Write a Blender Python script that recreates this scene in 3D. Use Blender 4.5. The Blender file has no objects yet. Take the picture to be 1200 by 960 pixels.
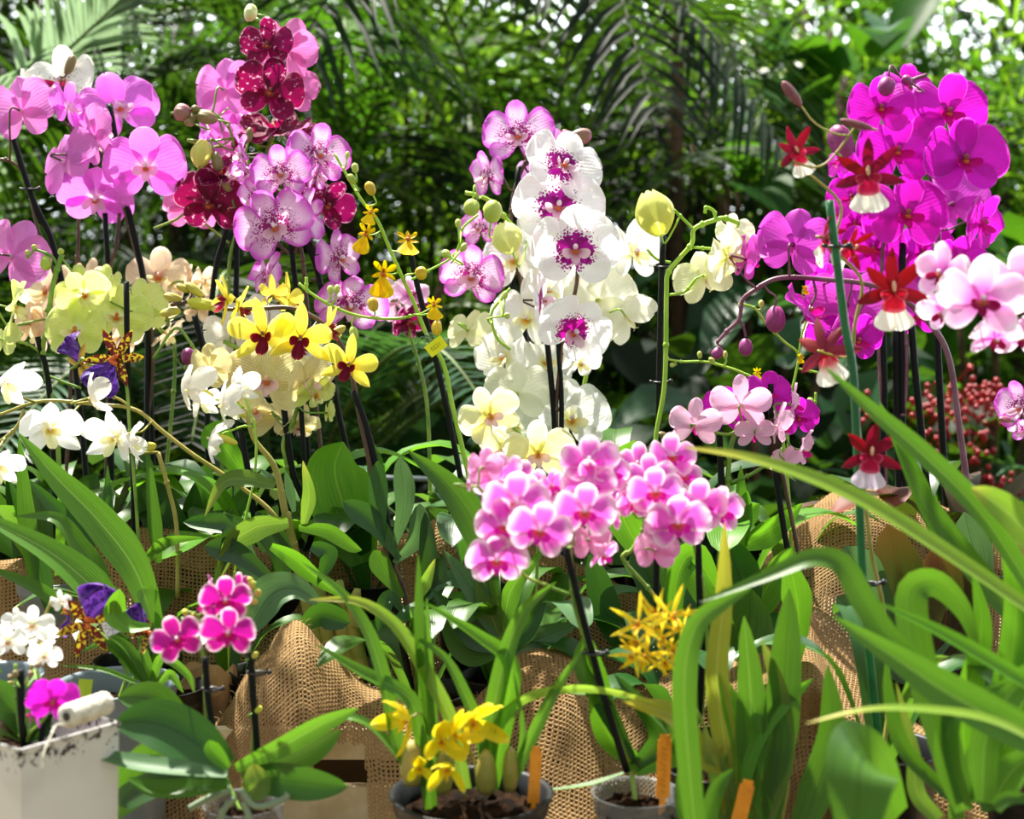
import bpy, math, random
import numpy as np
from mathutils import Vector, Matrix, Euler, noise
R = math.radians
random.seed(7)
rng = np.random.default_rng(7)
C = bpy.context.scene.collection
F = 1200 * 50 / 36.0            # focal length in pixels of the 1200 wide frame
CAM = Vector((0, 0, 1.45)); PITCH = R(5)
FW = Vector((0, math.cos(PITCH), -math.sin(PITCH)))
UP = Vector((0, math.sin(PITCH), math.cos(PITCH)))
RT = Vector((1, 0, 0))

def P(px, py, D):
    return CAM + FW * D + RT * ((px - 600) / F * D) + UP * (-(py - 480) / F * D)
def PZ(px, D, z):
    """the point seen at column px, distance D, whose height is z"""
    v = (z - CAM.z + D * math.sin(PITCH)) / math.cos(PITCH)
    return CAM + FW * D + RT * ((px - 600) / F * D) + UP * v

# ------------------------------------------------------------------ node helpers
class NT:
    def __init__(s, name):
        s.m = bpy.data.materials.new(name); s.m.use_nodes = True
        s.t = s.m.node_tree; s.t.nodes.clear()
    def n(s, typ, inp=None, **kw):
        nd = s.t.nodes.new(typ)
        for k, v in kw.items(): setattr(nd, k, v)
        for k, v in (inp or {}).items():
            sk = nd.inputs[k]
            if hasattr(v, 'is_linked') or isinstance(v, bpy.types.NodeSocket): s.t.links.new(v, sk)
            else:
                if isinstance(v, tuple) and len(v) == 3 and sk.type == 'RGBA': v = v + (1,)
                sk.default_value = v
        return nd
    def math(s, op, a, b=0.0, c=0.0, clamp=False):
        nd = s.n('ShaderNodeMath', {0: a, 1: b, 2: c}, operation=op); nd.use_clamp = clamp
        return nd.outputs[0]
    def mix(s, f, a, b, bt='MIX'):
        nd = s.n('ShaderNodeMix', data_type='RGBA', blend_type=bt)
        for i, v in ((0, f), (6, a), (7, b)):
            if isinstance(v, bpy.types.NodeSocket): s.t.links.new(v, nd.inputs[i])
            else: nd.inputs[i].default_value = (v + (1,)) if isinstance(v, tuple) and len(v) == 3 else v
        return nd.outputs[2]
    def ramp(s, v, a, b, lo=0.0, hi=1.0):
        nd = s.n('ShaderNodeMapRange', {0: v, 1: a, 2: b, 3: lo, 4: hi}, interpolation_type='SMOOTHSTEP')
        return nd.outputs[0]
    def noise(s, vec, scale, detail=2.0, rough=.5):
        nd = s.n('ShaderNodeTexNoise', {'Scale': scale, 'Detail': detail, 'Roughness': rough})
        if vec is not None: s.t.links.new(vec, nd.inputs['Vector'])
        return nd
    def scale(s, vec, v3):
        nd = s.n('ShaderNodeVectorMath', {0: vec, 1: v3}, operation='MULTIPLY'); return nd.outputs[0]
    def out(s, sh):
        o = s.n('ShaderNodeOutputMaterial'); s.t.links.new(sh, o.inputs[0]); return s.m

def hexc(h):
    h = h.lstrip('#'); c = [int(h[i:i+2], 16) / 255 for i in (0, 2, 4)]
    return tuple((x / 12.92 if x <= .04045 else ((x + .055) / 1.055) ** 2.4) for x in c)

def leafy_shader(N, col, trans, rough, tcol=None, bump=None, spec=.5, coat=0.0):
    pb = N.n('ShaderNodeBsdfPrincipled', {'Base Color': col, 'Roughness': rough, 'Specular IOR Level': spec, 'Coat Weight': coat})
    tb = N.n('ShaderNodeBsdfTranslucent', {'Color': tcol if tcol is not None else col})
    if bump is not None:
        N.t.links.new(bump, pb.inputs['Normal']); N.t.links.new(bump, tb.inputs['Normal'])
    return N.n('ShaderNodeMixShader', {0: trans, 1: pb.outputs[0], 2: tb.outputs[0]}).outputs[0]

def petal_mat(name, base, edge=None, e0=.7, e1=1.0, centre=None, c0=.05, c1=.25, spot=None, s_scale=32, s_r=.4, s_amt=.6,
              vein=None, v_amt=.5, v_f=9, back=None, trans=.5, rough=.5, blotch=None, b_amt=.5, bar=None):
    N = NT(name)
    tc = N.n('ShaderNodeTexCoord'); uv = N.n('ShaderNodeSeparateXYZ', {0: tc.outputs['UV']})
    u, v = uv.outputs[0], uv.outputs[1]
    obj = tc.outputs['Object']
    rnd = N.n('ShaderNodeObjectInfo').outputs['Random']
    sp = N.n('ShaderNodeSeparateXYZ', {0: obj})
    r = N.math('SQRT', N.math('ADD', N.math('POWER', sp.outputs[0], 2.0), N.math('POWER', sp.outputs[1], 2.0)))
    col = N.mix(N.ramp(N.noise(obj, 5, 2).outputs[0], .3, .7), hexc(base), tuple(min(1, c * 1.12) for c in hexc(base)))
    if edge:
        e = N.math('MAXIMUM', N.math('POWER', N.math('ABSOLUTE', v), 1.6), N.math('POWER', u, 2.0))
        col = N.mix(N.ramp(e, e0, e1), col, hexc(edge))
    if centre: col = N.mix(N.ramp(r, c0, c1, 1.0, 0.0), col, hexc(centre))
    if vein:
        w = N.math('ABSOLUTE', N.math('SINE', N.math('MULTIPLY', v, v_f * math.pi / 2)))
        ln = N.ramp(w, 0.0, .42, 1.0, 0.0)
        fade = N.ramp(u, .5, 1.0, 1.0, .25)
        nz = N.ramp(N.noise(obj, 12, 2).outputs[0], .35, .6, .5, 1)
        col = N.mix(N.math('MULTIPLY', N.math('MULTIPLY', ln, fade), N.math('MULTIPLY', nz, v_amt)), col, hexc(vein))
    if spot:
        vo = N.n('ShaderNodeTexVoronoi', {'Vector': obj, 'Scale': float(s_scale), 'Randomness': 1.0})
        thr = N.ramp(r, 0.02, s_r, s_amt, 0.0)
        nn = N.noise(obj, 9, 3).outputs[0]
        thr = N.math('MULTIPLY', thr, N.ramp(nn, .3, .7, .6, 1.3))
        m = N.ramp(N.math('SUBTRACT', thr, vo.outputs['Distance']), -.04, .06)
        col = N.mix(m, col, hexc(spot))
    if blotch:
        nn = N.noise(obj, 11, 4, .7).outputs[0]
        col = N.mix(N.ramp(nn, .62 - b_amt * .25, .68 - b_amt * .22), col, hexc(blotch))
    if bar:
        nn = N.noise(N.scale(obj, (1, 1, 1)), 16, 3, .6).outputs[0]
        col = N.mix(N.ramp(nn, .43, .48), col, hexc(bar))
    if back:
        g = N.n('ShaderNodeNewGeometry')
        bc = N.mix(N.math('MULTIPLY', N.ramp(N.math('ABSOLUTE', N.math('SINE', N.math('MULTIPLY', v, 14))), 0, .4, 1, 0), .18), hexc(back), tuple(c * .6 for c in hexc(back)))
        col = N.mix(g.outputs['Backfacing'], col, bc)
    # small hue difference from flower to flower
    hs = N.n('ShaderNodeHueSaturation', {'Hue': N.ramp(rnd, 0, 1, .492, .508), 'Value': N.ramp(rnd, 0, 1, .93, 1.04), 'Color': col})
    wv = N.math('SINE', N.math('MULTIPLY', v, 40.0))
    bmp = N.n('ShaderNodeBump', {'Strength': .09, 'Distance': .012, 'Height': N.math('ADD', N.math('MULTIPLY', wv, .3), N.noise(obj, 30, 3).outputs[0])}).outputs[0]
    return N.out(leafy_shader(N, hs.outputs[0], trans, rough, bump=bmp, spec=.3))

def leaf_mat(name, base, base2=None, mid=None, under=None, trans=.4, rough=.38, tip=None, tip0=.7, stripe=.35, spec=.5, mid_w=.045, speck=None, rib=.10):
    N = NT(name)
    tc = N.n('ShaderNodeTexCoord'); uv = N.n('ShaderNodeSeparateXYZ', {0: tc.outputs['UV']})
    u, v = uv.outputs[0], uv.outputs[1]; av = N.math('ABSOLUTE', v)
    b = tuple(c * .7 for c in hexc(base)); b2 = tuple(c * .72 for c in (hexc(base2) if base2 else tuple(min(1, c * 1.5) for c in b)))
    st = N.noise(N.scale(tc.outputs['UV'], (1.2, 9, 1)), 2.2, 3).outputs[0]
    col = N.mix(N.math('MULTIPLY', N.ramp(st, .35, .7), stripe * 2, clamp=True), b, b2)
    ob = N.noise(tc.outputs['Object'], 14, 2).outputs[0]
    col = N.mix(N.ramp(ob, .45, .8, 0, .5), col, b2)
    if tip: col = N.mix(N.ramp(N.math('ADD', u, N.math('MULTIPLY', st, .15)), tip0, 1.1), col, hexc(tip))
    if speck: col = N.mix(N.ramp(N.noise(tc.outputs['Object'], 60, 3, .7).outputs[0], .66, .74), col, hexc(speck))
    m = tuple(c * .8 for c in hexc(mid)) if mid else tuple(c * .4 for c in b)
    col = N.mix(N.ramp(av, mid_w * .3, mid_w, .85, 0), col, m)
    if under:
        g = N.n('ShaderNodeNewGeometry'); col = N.mix(g.outputs['Backfacing'], col, hexc(under))
    tcol = N.mix(.5, col, N.mix(.4, b2, (.28, .62, .02)))
    hgt = N.math('ADD', N.math('MULTIPLY', N.math('SINE', N.math('MULTIPLY', v, 44.0)), .3), N.ramp(av, 0, mid_w * 1.5, -1.2, 0))
    bmp = N.n('ShaderNodeBump', {'Strength': rib, 'Distance': .003, 'Height': hgt}).outputs[0]
    return N.out(leafy_shader(N, col, trans, rough, tcol, bump=bmp, spec=spec))

def plain(name, col, rough=.5, col2=None, scale=20, metallic=0.0, spec=.5, bump=.0, alpha=None, lo=.35, hi=.65, bscale=None):
    N = NT(name); tc = N.n('ShaderNodeTexCoord')
    c = hexc(col); nz = N.noise(tc.outputs['Object'], scale, 4, .6)
    cc = N.mix(N.ramp(nz.outputs[0], lo, hi), c, hexc(col2) if col2 else tuple(x * .82 for x in c))
    pb = N.n('ShaderNodeBsdfPrincipled', {'Base Color': cc, 'Roughness': rough, 'Metallic': metallic, 'Specular IOR Level': spec})
    if bump:
        bn = N.noise(tc.outputs['Object'], bscale or scale * 2, 4, .6)
        N.t.links.new(N.n('ShaderNodeBump', {'Strength': bump, 'Distance': .01, 'Height': bn.outputs[0]}).outputs[0], pb.inputs['Normal'])
    return N.out(pb.outputs[0])

# ------------------------------------------------------------------ mesh helpers
class MB:
    def __init__(s): s.v = []; s.f = []; s.uv = []; s.mi = []
    def grid(s, pts, uvs=None, mat=0, closed=False):
        n = len(pts); m = len(pts[0]); b = len(s.v)
        for i in range(n):
            for j in range(m):
                s.v.append(tuple(pts[i][j])); s.uv.append(uvs[i][j] if uvs else (i / max(1, n - 1), 2 * j / max(1, m - 1) - 1))
        for i in range(n - 1):
            for j in range(m if closed else m - 1):
                k = (j + 1) % m
                s.f.append((b + i * m + j, b + (i + 1) * m + j, b + (i + 1) * m + k, b + i * m + k)); s.mi.append(mat)
    def tube(s, pts, rad, sides=7, mat=0, caps=True):
        pts = [Vector(p) for p in pts]; n = len(pts)
        if not hasattr(rad, '__len__'): rad = [rad] * n
        ring = []; ref = None
        for i in range(n):
            t = (pts[min(i + 1, n - 1)] - pts[max(i - 1, 0)])
            if t.length < 1e-9: t = Vector((0, 0, 1))
            t.normalize()
            if ref is None: ref = Vector((0.3, 1, .1)) if abs(t.z) > .5 else Vector((0, 0, 1))
            a = (ref - t * ref.dot(t)); a.normalize(); bb = t.cross(a); ref = a
            ring.append([pts[i] + (a * math.cos(2 * math.pi * k / sides) + bb * math.sin(2 * math.pi * k / sides)) * rad[i] for k in range(sides)])
        if caps:
            ring = [[pts[0]] * sides] + ring + [[pts[-1]] * sides]
        s.grid(ring, mat=mat, closed=True)
    def lathe(s, prof, c=(0, 0, 0), sides=40, mat=0):
        c = Vector(c)
        s.grid([[c + Vector((r * math.cos(2 * math.pi * k / sides), r * math.sin(2 * math.pi * k / sides), z)) for k in range(sides)] for r, z in prof], mat=mat, closed=True)
    def box(s, lo, hi, mat=0, M=None):
        b = len(s.v)
        for x in (lo[0], hi[0]):
            for y in (lo[1], hi[1]):
                for z in (lo[2], hi[2]):
                    q = Vector((x, y, z)); q = M @ q if M else q
                    s.v.append(tuple(q)); s.uv.append((x, z))
        for q in ((0, 1, 3, 2), (4, 6, 7, 5), (0, 4, 5, 1), (2, 3, 7, 6), (0, 2, 6, 4), (1, 5, 7, 3)):
            s.f.append(tuple(b + i for i in q)); s.mi.append(mat)
    def mesh(s, name, mats, smooth=True):
        me = bpy.data.meshes.new(name); me.from_pydata(s.v, [], s.f)
        ul = me.uv_layers.new(name='UVMap')
        idx = np.empty(len(me.loops), dtype=np.int32); me.loops.foreach_get('vertex_index', idx)
        ul.data.foreach_set('uv', np.array(s.uv, dtype=np.float32)[idx].ravel())
        for m in (mats if isinstance(mats, (list, tuple)) else [mats]): me.materials.append(m)
        me.polygons.foreach_set('material_index', np.array(s.mi, dtype=np.int32))
        me.polygons.foreach_set('use_smooth', np.full(len(me.polygons), smooth, dtype=bool))
        me.update(); return me
    def build(s, name, mats, parent=None, smooth=True, label=None):
        if parent is not None:                       # geometry was given in world space
            o0 = parent_origin(parent); s.v = [tuple(Vector(p) - o0) for p in s.v]
        o = bpy.data.objects.new(name, s.mesh(name, mats, smooth)); C.objects.link(o)
        if parent is not None: o.parent = parent
        if label: o['label'] = label
        return o

def parent_origin(o):
    p = Vector((0, 0, 0))
    while o is not None: p += o.location; o = o.parent
    return p
def thing(name, loc, label, cat, group=None):
    o = bpy.data.objects.new(name, None); o.empty_display_size = .02; C.objects.link(o); o.location = loc
    o['label'] = label; o['category'] = cat
    if group: o['group'] = group
    return o
def tag(o, label, cat, group=None, kind=None):
    if label: o['label'] = label
    if cat: o['category'] = cat
    if group: o['group'] = group
    if kind: o['kind'] = kind
    return o

def catmull(pts, n):
    pts = [Vector(p) for p in pts]
    if len(pts) == 2: return [pts[0].lerp(pts[1], i / (n - 1)) for i in range(n)]
    q = [pts[0] * 2 - pts[1]] + pts + [pts[-1] * 2 - pts[-2]]
    out = []
    for i in range(n):
        x = i / (n - 1) * (len(pts) - 1); k = min(int(x), len(pts) - 2); t = x - k
        a, b, c, d = q[k], q[k + 1], q[k + 2], q[k + 3]
        out.append(.5 * ((2 * b) + (c - a) * t + (2 * a - 5 * b + 4 * c - d) * t * t + (3 * b - a - 3 * c + d) * t ** 3))
    return out
def pxpath(pts, D, n=None):
    """pixel points (x, y[, D]) -> smooth world path"""
    w = [P(p[0], p[1], p[2] if len(p) > 2 else D) for p in pts]
    return catmull(w, n or max(6, 5 * len(w)))

# ------------------------------------------------------------------ petals and flowers (unit size = one flower diameter)
def petal(mb, ang, L, W, kind='round', cup=.1, side=.1, ruff=.0, base=.02, z0=0.0, n=9, m=7, mat=0, seed=0, tipz=0.0, twist=0.0, off=(0, 0)):
    rs = random.Random(seed); ph = rs.random() * 6
    ca, sa = math.cos(R(ang)), math.sin(R(ang))
    prof = {'round': lambda t: (t ** .52) * max(0, 1 - t ** 3.6) ** .5 * 1.06, 'sepal': lambda t: (t ** .55) * max(0, 1 - t ** 2.3) ** .55 * 1.12,
            'point': lambda t: (t ** .5) * max(0, 1 - t ** 1.7) ** .8 * 1.35, 'strap': lambda t: (t ** .35) * max(0, 1 - t ** 4) ** .6,
            'fan': lambda t: (t ** .9) * max(0, 1 - t ** 7) ** .5}[kind]
    pts = []; uvs = []
    for i in range(n):
        t = math.sin(math.pi / 2 * i / (n - 1)) ** 1.0
        w = W * max(prof(min(t, .9999)), .0) + (W * .12 if i == 0 else 0)
        if i == n - 1: w = W * .04
        row = []; ur = []
        for j in range(m):
            s = 2 * j / (m - 1) - 1
            x = base + t * L; y = s * w
            z = z0 + cup * L * (t * t) + tipz * L * t ** 4 + side * W * (s * s) * min(1, 2 * t) + twist * y * t
            z += ruff * W * math.sin(s * 7 + t * 9 + ph) * abs(s) * t
            z -= .12 * W * (1 - abs(s)) * t
            row.append(Vector((x * ca - y * sa + off[0], x * sa + y * ca + off[1], z))); ur.append((t, s))
        pts.append(row); uvs.append(ur)
    mb.grid(pts, uvs, mat)
def blob(mb, c, r, mat=0, n=7, m=8, rot=None):
    c = Vector(c); r = Vector(r) if hasattr(r, '__len__') else Vector((r, r, r))
    g = []
    for i in range(n):
        a = math.pi * i / (n - 1)
        row = []
        for k in range(m):
            q = Vector((r.x * math.sin(a) * math.cos(2 * math.pi * k / m), r.y * math.sin(a) * math.sin(2 * math.pi * k / m), r.z * math.cos(a)))
            if rot: q = rot @ q
            row.append(c + q)
        g.append(row)
    mb.grid(g, mat=mat, closed=True)

FL = {}   # kind -> list of variants, each {'flower': mesh, 'petal': [mesh, mesh], 'lip': mesh}
def phal_kind(key, mt, lipm, colm, calm, pw=.36, sw=.22, dl=.47, ll=.45, nvar=3, open_=1.0, lip_s=1.0, ruff=.06):
    out = []
    for k in range(nvar):
        rs = random.Random(key + str(k)); j = lambda a: rs.uniform(-a, a)
        c = .14 + j(.12)
        f = MB()
        petal(f, 90 + j(4), dl, sw * (1 + j(.06)), 'sepal', cup=c + .05 + j(.06), side=.12, ruff=ruff, z0=-.012, seed=k)
        petal(f, 90 + 128 + j(5), ll, sw * (1 + j(.06)), 'sepal', cup=c - .04 + j(.05), side=-.1, ruff=ruff, z0=-.012, seed=k + 5)
        petal(f, 90 - 128 + j(5), ll, sw * (1 + j(.06)), 'sepal', cup=c - .04 + j(.05), side=-.1, ruff=ruff, z0=-.012, seed=k + 9)
        blob(f, (0, 0, -.03), (.035, .035, .04))
        d = {'flower': f.mesh('flower_' + key, mt), 'petals': []}
        for s in (1, -1):
            p = MB(); petal(p, 90 - s * (72 + j(5)), .50 * (1 + j(.04)), pw * (1 + j(.05)), 'round', cup=c + .10 + j(.10), side=-.22 + j(.22), ruff=ruff * 1.6, z0=.008, n=11, m=9, seed=k * 7 + s)
            d['petals'].append(p.mesh('petal_' + key, mt))
        l = MB(); q = lip_s
        petal(l, 270, .17 * q, .075 * q, 'point', cup=.6, side=.25, z0=.03, mat=0, n=7, m=5)
        for s in (1, -1):
            petal(l, 270 + s * 62, .15 * q, .085 * q, 'round', cup=1.0, side=.5, z0=.02, mat=0, n=7, m=5)
        blob(l, (0, .028, .075), (.03 * q, .038 * q, .06 * q), 1)
        blob(l, (0, -.03, .07), (.04 * q, .028 * q, .03 * q), 2)
        for s in (1, -1):
            l.tube([(s * .01, -.16 * q, .14 * q), (s * .035, -.19 * q, .16 * q), (s * .05, -.17 * q, .19 * q)], .004, 4, 0)
        d['lip'] = l.mesh('lip_' + key, [lipm, colm, calm]); out.append(d)
    FL[key] = out
def star_kind(key, mt, lipm, colm, angs, L, W, prof, lip, cups=.15, nvar=2, ruff=.05, side=.1):
    """angs: five tepal directions, first three are sepals, last two petals; lip: function(MB)"""
    out = []
    for k in range(nvar):
        rs = random.Random(key + str(k)); j = lambda a: rs.uniform(-a, a)
        f = MB(); d = {'petals': []}
        for i, a in enumerate(angs[:3]): petal(f, a + j(5), L[0] * (1 + j(.06)), W[0] * (1 + j(.08)), prof[0], cup=cups + j(.15), side=side, ruff=ruff, seed=k * 9 + i, z0=-.01)
        blob(f, (0, 0, -.03), (.03, .03, .045))
        d['flower'] = f.mesh('flower_' + key, mt)
        for i, a in enumerate(angs[3:]):
            p = MB(); petal(p, a + j(5), L[1] * (1 + j(.06)), W[1] * (1 + j(.08)), prof[1], cup=cups + .05 + j(.15), side=side, ruff=ruff, seed=k * 5 + i, z0=.005)
            d['petals'].append(p.mesh('petal_' + key, mt))
        l = MB(); lip(l, rs); d['lip'] = l.mesh('lip_' + key, [lipm, colm]) if not isinstance(lipm, list) else l.mesh('lip_' + key, lipm)
        out.append(d)
    FL[key] = out

BASE = Matrix((RT, UP, -FW)).transposed()     # columns: image right, image up, towards the camera
def orient(yaw, pitch, roll):
    return BASE @ Euler((0, R(yaw), 0)).to_matrix() @ Euler((R(-pitch), 0, 0)).to_matrix() @ Euler((0, 0, R(-roll))).to_matrix()

class Plant:
    def __init__(s, name, label, cat, px, D, z, pot=None, pr=.06, ph=.11, soil=None):
        s.D = D; s.root = thing(name, PZ(px, D, z), label, cat); s.loc = s.root.location.copy()
        s.stem = MB(); s.paths = []; s.nf = 0; s.pr = pr; s.ph = ph
        s.top = s.loc + Vector((0, 0, ph * .86))
        if pot is not None: s.pot(pot, soil or M['bark'])
        s.lseed = sum(map(ord, label))
    def pot(s, mat, soil):
        r, h = s.pr, s.ph; m = MB()
        m.lathe([(0, .001), (r * .70, .001), (r * .72, .004), (r * .92, h * .86), (r * .96, h * .87), (r * .97, h * .90), (r * 1.0, h * .985), (r * 1.03, h), (r * 1.0, h * 1.005), (r * .93, h * .99), (r * .88, h * .8), (r * .7, .03), (0, .025)], s.loc)
        s.potobj = m.build('pot', mat, s.root)
        g = MB(); rs = random.Random(int(s.loc.x * 1e4))
        n = 10; sd = 26
        g.grid([[s.loc + Vector((r * .9 * i / n * math.cos(6.283 * k / sd), r * .9 * i / n * math.sin(6.283 * k / sd), h * .84 + .006 * (rs.random() - .5) + .008 * (1 - (i / n) ** 2))) for k in range(sd)] for i in range(n + 1)], closed=True)
        for _ in range(28):
            a = rs.random() * 6.28; q = r * .82 * math.sqrt(rs.random())
            blob(g, s.loc + Vector((q * math.cos(a), q * math.sin(a), h * .86)), (rs.uniform(.004, .011), rs.uniform(.004, .008), rs.uniform(.002, .006)), n=4, m=5, rot=Euler((rs.random() * 6, rs.random() * 6, rs.random() * 6)).to_matrix())
        g.build('soil', soil, s.root, smooth=False)
    def spike(s, pts, D=None, r=2.2, r2=None, mat=None, to_pot=False, nodes=True):
        """stem drawn through pixel points; r in pixels at its distance"""
        D = D or s.D; path = pxpath(pts, D)
        if to_pot: path += catmull([path[-1], (path[-1] + s.top) / 2, s.top], 5)[1:]
        rr = r / F * D; re = (r2 if r2 else r) / F * D; n = len(path)
        s.stem.tube(path, [rr + (re - rr) * i / (n - 1) for i in range(n)], 7, 0)
        if nodes:
            for i in range(5, n - 2, 9): blob(s.stem, path[i], (rr * 1.45, rr * 1.45, rr * 1.6), n=5, m=7)
        s.paths += path
        return path
    def near(s, p):
        return min(s.paths, key=lambda q: (q - p).length) if s.paths else s.top
    def stalk(s, a, n, r, ln=.018):
        """thin flower stalk from point a (leaving along n) to the nearest stem point"""
        q = s.near(a); d = (q - a).length
        if d < .004: return
        m1 = a + n * min(ln, d * .4); m2 = m1.lerp(q, .55) + Vector((0, 0, -.06 * d))
        s.stem.tube(catmull([a, m1, m2, q], 9), [r, r, r, r, r, r, r, r * 1.1, r * 1.2], 5)
    def flower(s, kind, px, py, size, yaw=0, pitch=0, roll=0, D=None, stalk=True, name='flower', sr=1.3):
        D = (D or s.D) + random.uniform(-.012, .012); v = FL[kind][s.nf % len(FL[kind])]; s.nf += 1
        Mx = orient(yaw + random.uniform(-5, 5), pitch + random.uniform(-4, 4), roll + random.uniform(-5, 5)); w = P(px, py, D); sc = size / F * D
        f = bpy.data.objects.new(name, v['flower']); C.objects.link(f); f.parent = s.root
        f.matrix_local = Matrix.Translation(w - s.loc) @ Mx.to_4x4() @ Matrix.Scale(sc, 4)
        for k, me in [('petal', x) for x in v['petals']] + [('lip', v['lip'])]:
            o = bpy.data.objects.new(k, me); C.objects.link(o); o.parent = f
            if k == 'lip' and kind in LIPLAB: o['label'] = LIPLAB[kind]
        if stalk: s.stalk(w + Mx @ Vector((0, 0, -.05)) * sc, Mx @ Vector((0, 0, -1)), sr / F * D)
        return f
    def flowers(s, kind, rows, **kw):
        for r in rows: s.flower(kind, *r[:6], D=(r[6] if len(r) > 6 else None), **kw)
    def bud(s, px, py, w, h, roll=0, mat=None, D=None, stalk=True, tip=.2, label=None):
        """pixel width and height; roll: direction of the tip (degrees clockwise from up)"""
        D = D or s.D; c = P(px, py, D); W = w / F * D / 2; H = h / F * D / 2
        Rm = orient(20, 10, roll); m = MB(); g = []; n = 12; sd = 27
        if w >= 24 and mat is not None and 'cream' in mat.name:      # a fat bud about to open: overlapping petal shells
            for k in range(6):
                a0 = k * 1.0472 * 2.0 + (k // 3) * 1.0472; lay = 1.0 if k < 3 else .93; sh = []; us = []
                for i in range(12):
                    t = i / 11; row = []; ur = []
                    for j in range(9):
                        q = 2 * j / 8 - 1; th = a0 + q * .98 * (1 - .35 * t * t)
                        rad = W * lay * math.sin(math.pi * (.06 + .86 * t)) ** .7 * (1 + .05 * q * q + .05 * t * q)
                        row.append(c + Rm @ Vector((rad * math.cos(th), -H + 2 * H * t * (1 - .10 * q * q), rad * math.sin(th)))); ur.append((t, q))
                    sh.append(row); us.append(ur)
                m.grid(sh, us)
            m.build('bud', M['p_ivory'], s.root, label=label)
            if stalk: s.stalk(c + Rm @ Vector((0, -H * .95, 0)), Rm @ Vector((0, -1, 0)), 1.2 / F * D)
            return
        for i in range(n):
            t = i / (n - 1); a = math.pi * t
            rad = W * math.sin(a) ** .8 * (1 + tip * .5 * math.cos(a) * -1)
            g.append([c + Rm @ Vector((rad * (1 - .24 * (((th + t * .9) / 2.0944) % 1.0) ** 1.6) * math.cos(th), -H * math.cos(a) if t < .999 else H * (1 + tip * .3), rad * (1 - .24 * (((th + t * .9) / 2.0944) % 1.0) ** 1.6) * math.sin(th))) for th in [6.2832 * k / sd for k in range(sd)]])
        m.grid(g, closed=True)
        m.build('bud', mat or M['bud_green'], s.root, label=label)
        if stalk: s.stalk(c + Rm @ Vector((0, -H * .95, 0)), Rm @ Vector((0, -1, 0)), 1.2 / F * D)
    def stake(s, pts, D=None, r=3.4, mat=None, clips=(), to_pot=False, cap=True):
        D = D or s.D; w = [P(p[0], p[1], p[2] if len(p) > 2 else D) for p in pts]
        if to_pot: w.append(Vector((s.top.x + (w[-1].x - s.top.x) * .2, s.top.y, s.top.z)))
        path = catmull(w, max(4, 4 * len(w))); m = MB(); rr = r / F * D
        m.tube(path, rr, 8)
        o = m.build('stake', mat or M['stake'], s.root)
        for cx, cy in clips:
            c = P(cx, cy, D); q = MB(); 
            q.tube([c + Vector((1.9 * rr * math.cos(a), 1.9 * rr * math.sin(a), 0)) for a in [i * 6.2832 / 12 for i in range(13)]], rr * .4, 5)
            for sx in (-1, 1): q.tube([c + Vector((sx * rr * 1.8, 0, 0)), c + Vector((sx * rr * 3.2, 0, rr * .3))], rr * .45, 5); 
            blob(q, c + Vector((rr * 3.3, 0, rr * .3)), rr * .8, n=5, m=6)
            q.build('clip', M['clip'], o)
        return o
    def leaf(s, pts, w, mat, D=None, face=0, fold=.36, prof='strap', curl=0.0, n=None, wave=.0, ref=None):
        """pts run base -> tip in pixels; w = full width in pixels; face = degrees the blade is turned about its midline"""
        D = D or s.D
        path = pxpath(pts, D, n or 16); W = w / F * (sum((p[2] if len(p) > 2 else D) for p in pts) / len(pts)) / 2
        o = blade(path, W, mat, s.root, face, fold, prof, curl, wave, ref=ref); return o
    def rosette(s, n, L, W, mat, seed=0, arc=.35, rise=1.15, a0=0, a1=360, prof='oval'):
        """leaves growing out of the pot: L, W in metres"""
        rs = random.Random(seed + s.lseed)
        for i in range(n):
            a = R(a0 + (a1 - a0) * (i + rs.uniform(-.2, .2)) / n); l = L * rs.uniform(.75, 1.1)
            d = Vector((math.cos(a), math.sin(a), 0)); up = rise * rs.uniform(.7, 1.3)
            b = s.top + d * .008
            path = catmull([b, b + d * l * .3 + Vector((0, 0, up * l * .5)), b + d * l * .65 + Vector((0, 0, up * l * .62)), b + d * l * (.95 + .0 * arc) + Vector((0, 0, (up * .62 - .35 * arc) * l))], 14)
            blade(path, W * rs.uniform(.8, 1.1) / 2, mat if not isinstance(mat, list) else rs.choice(mat), s.root, 0, .18, prof, 0, .03, ref=Vector((0, 0, 1)))
    def done(s, mat=None):
        if s.stem.v: s.stem.build('stem', mat or M['stem_green'], s.root)

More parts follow.
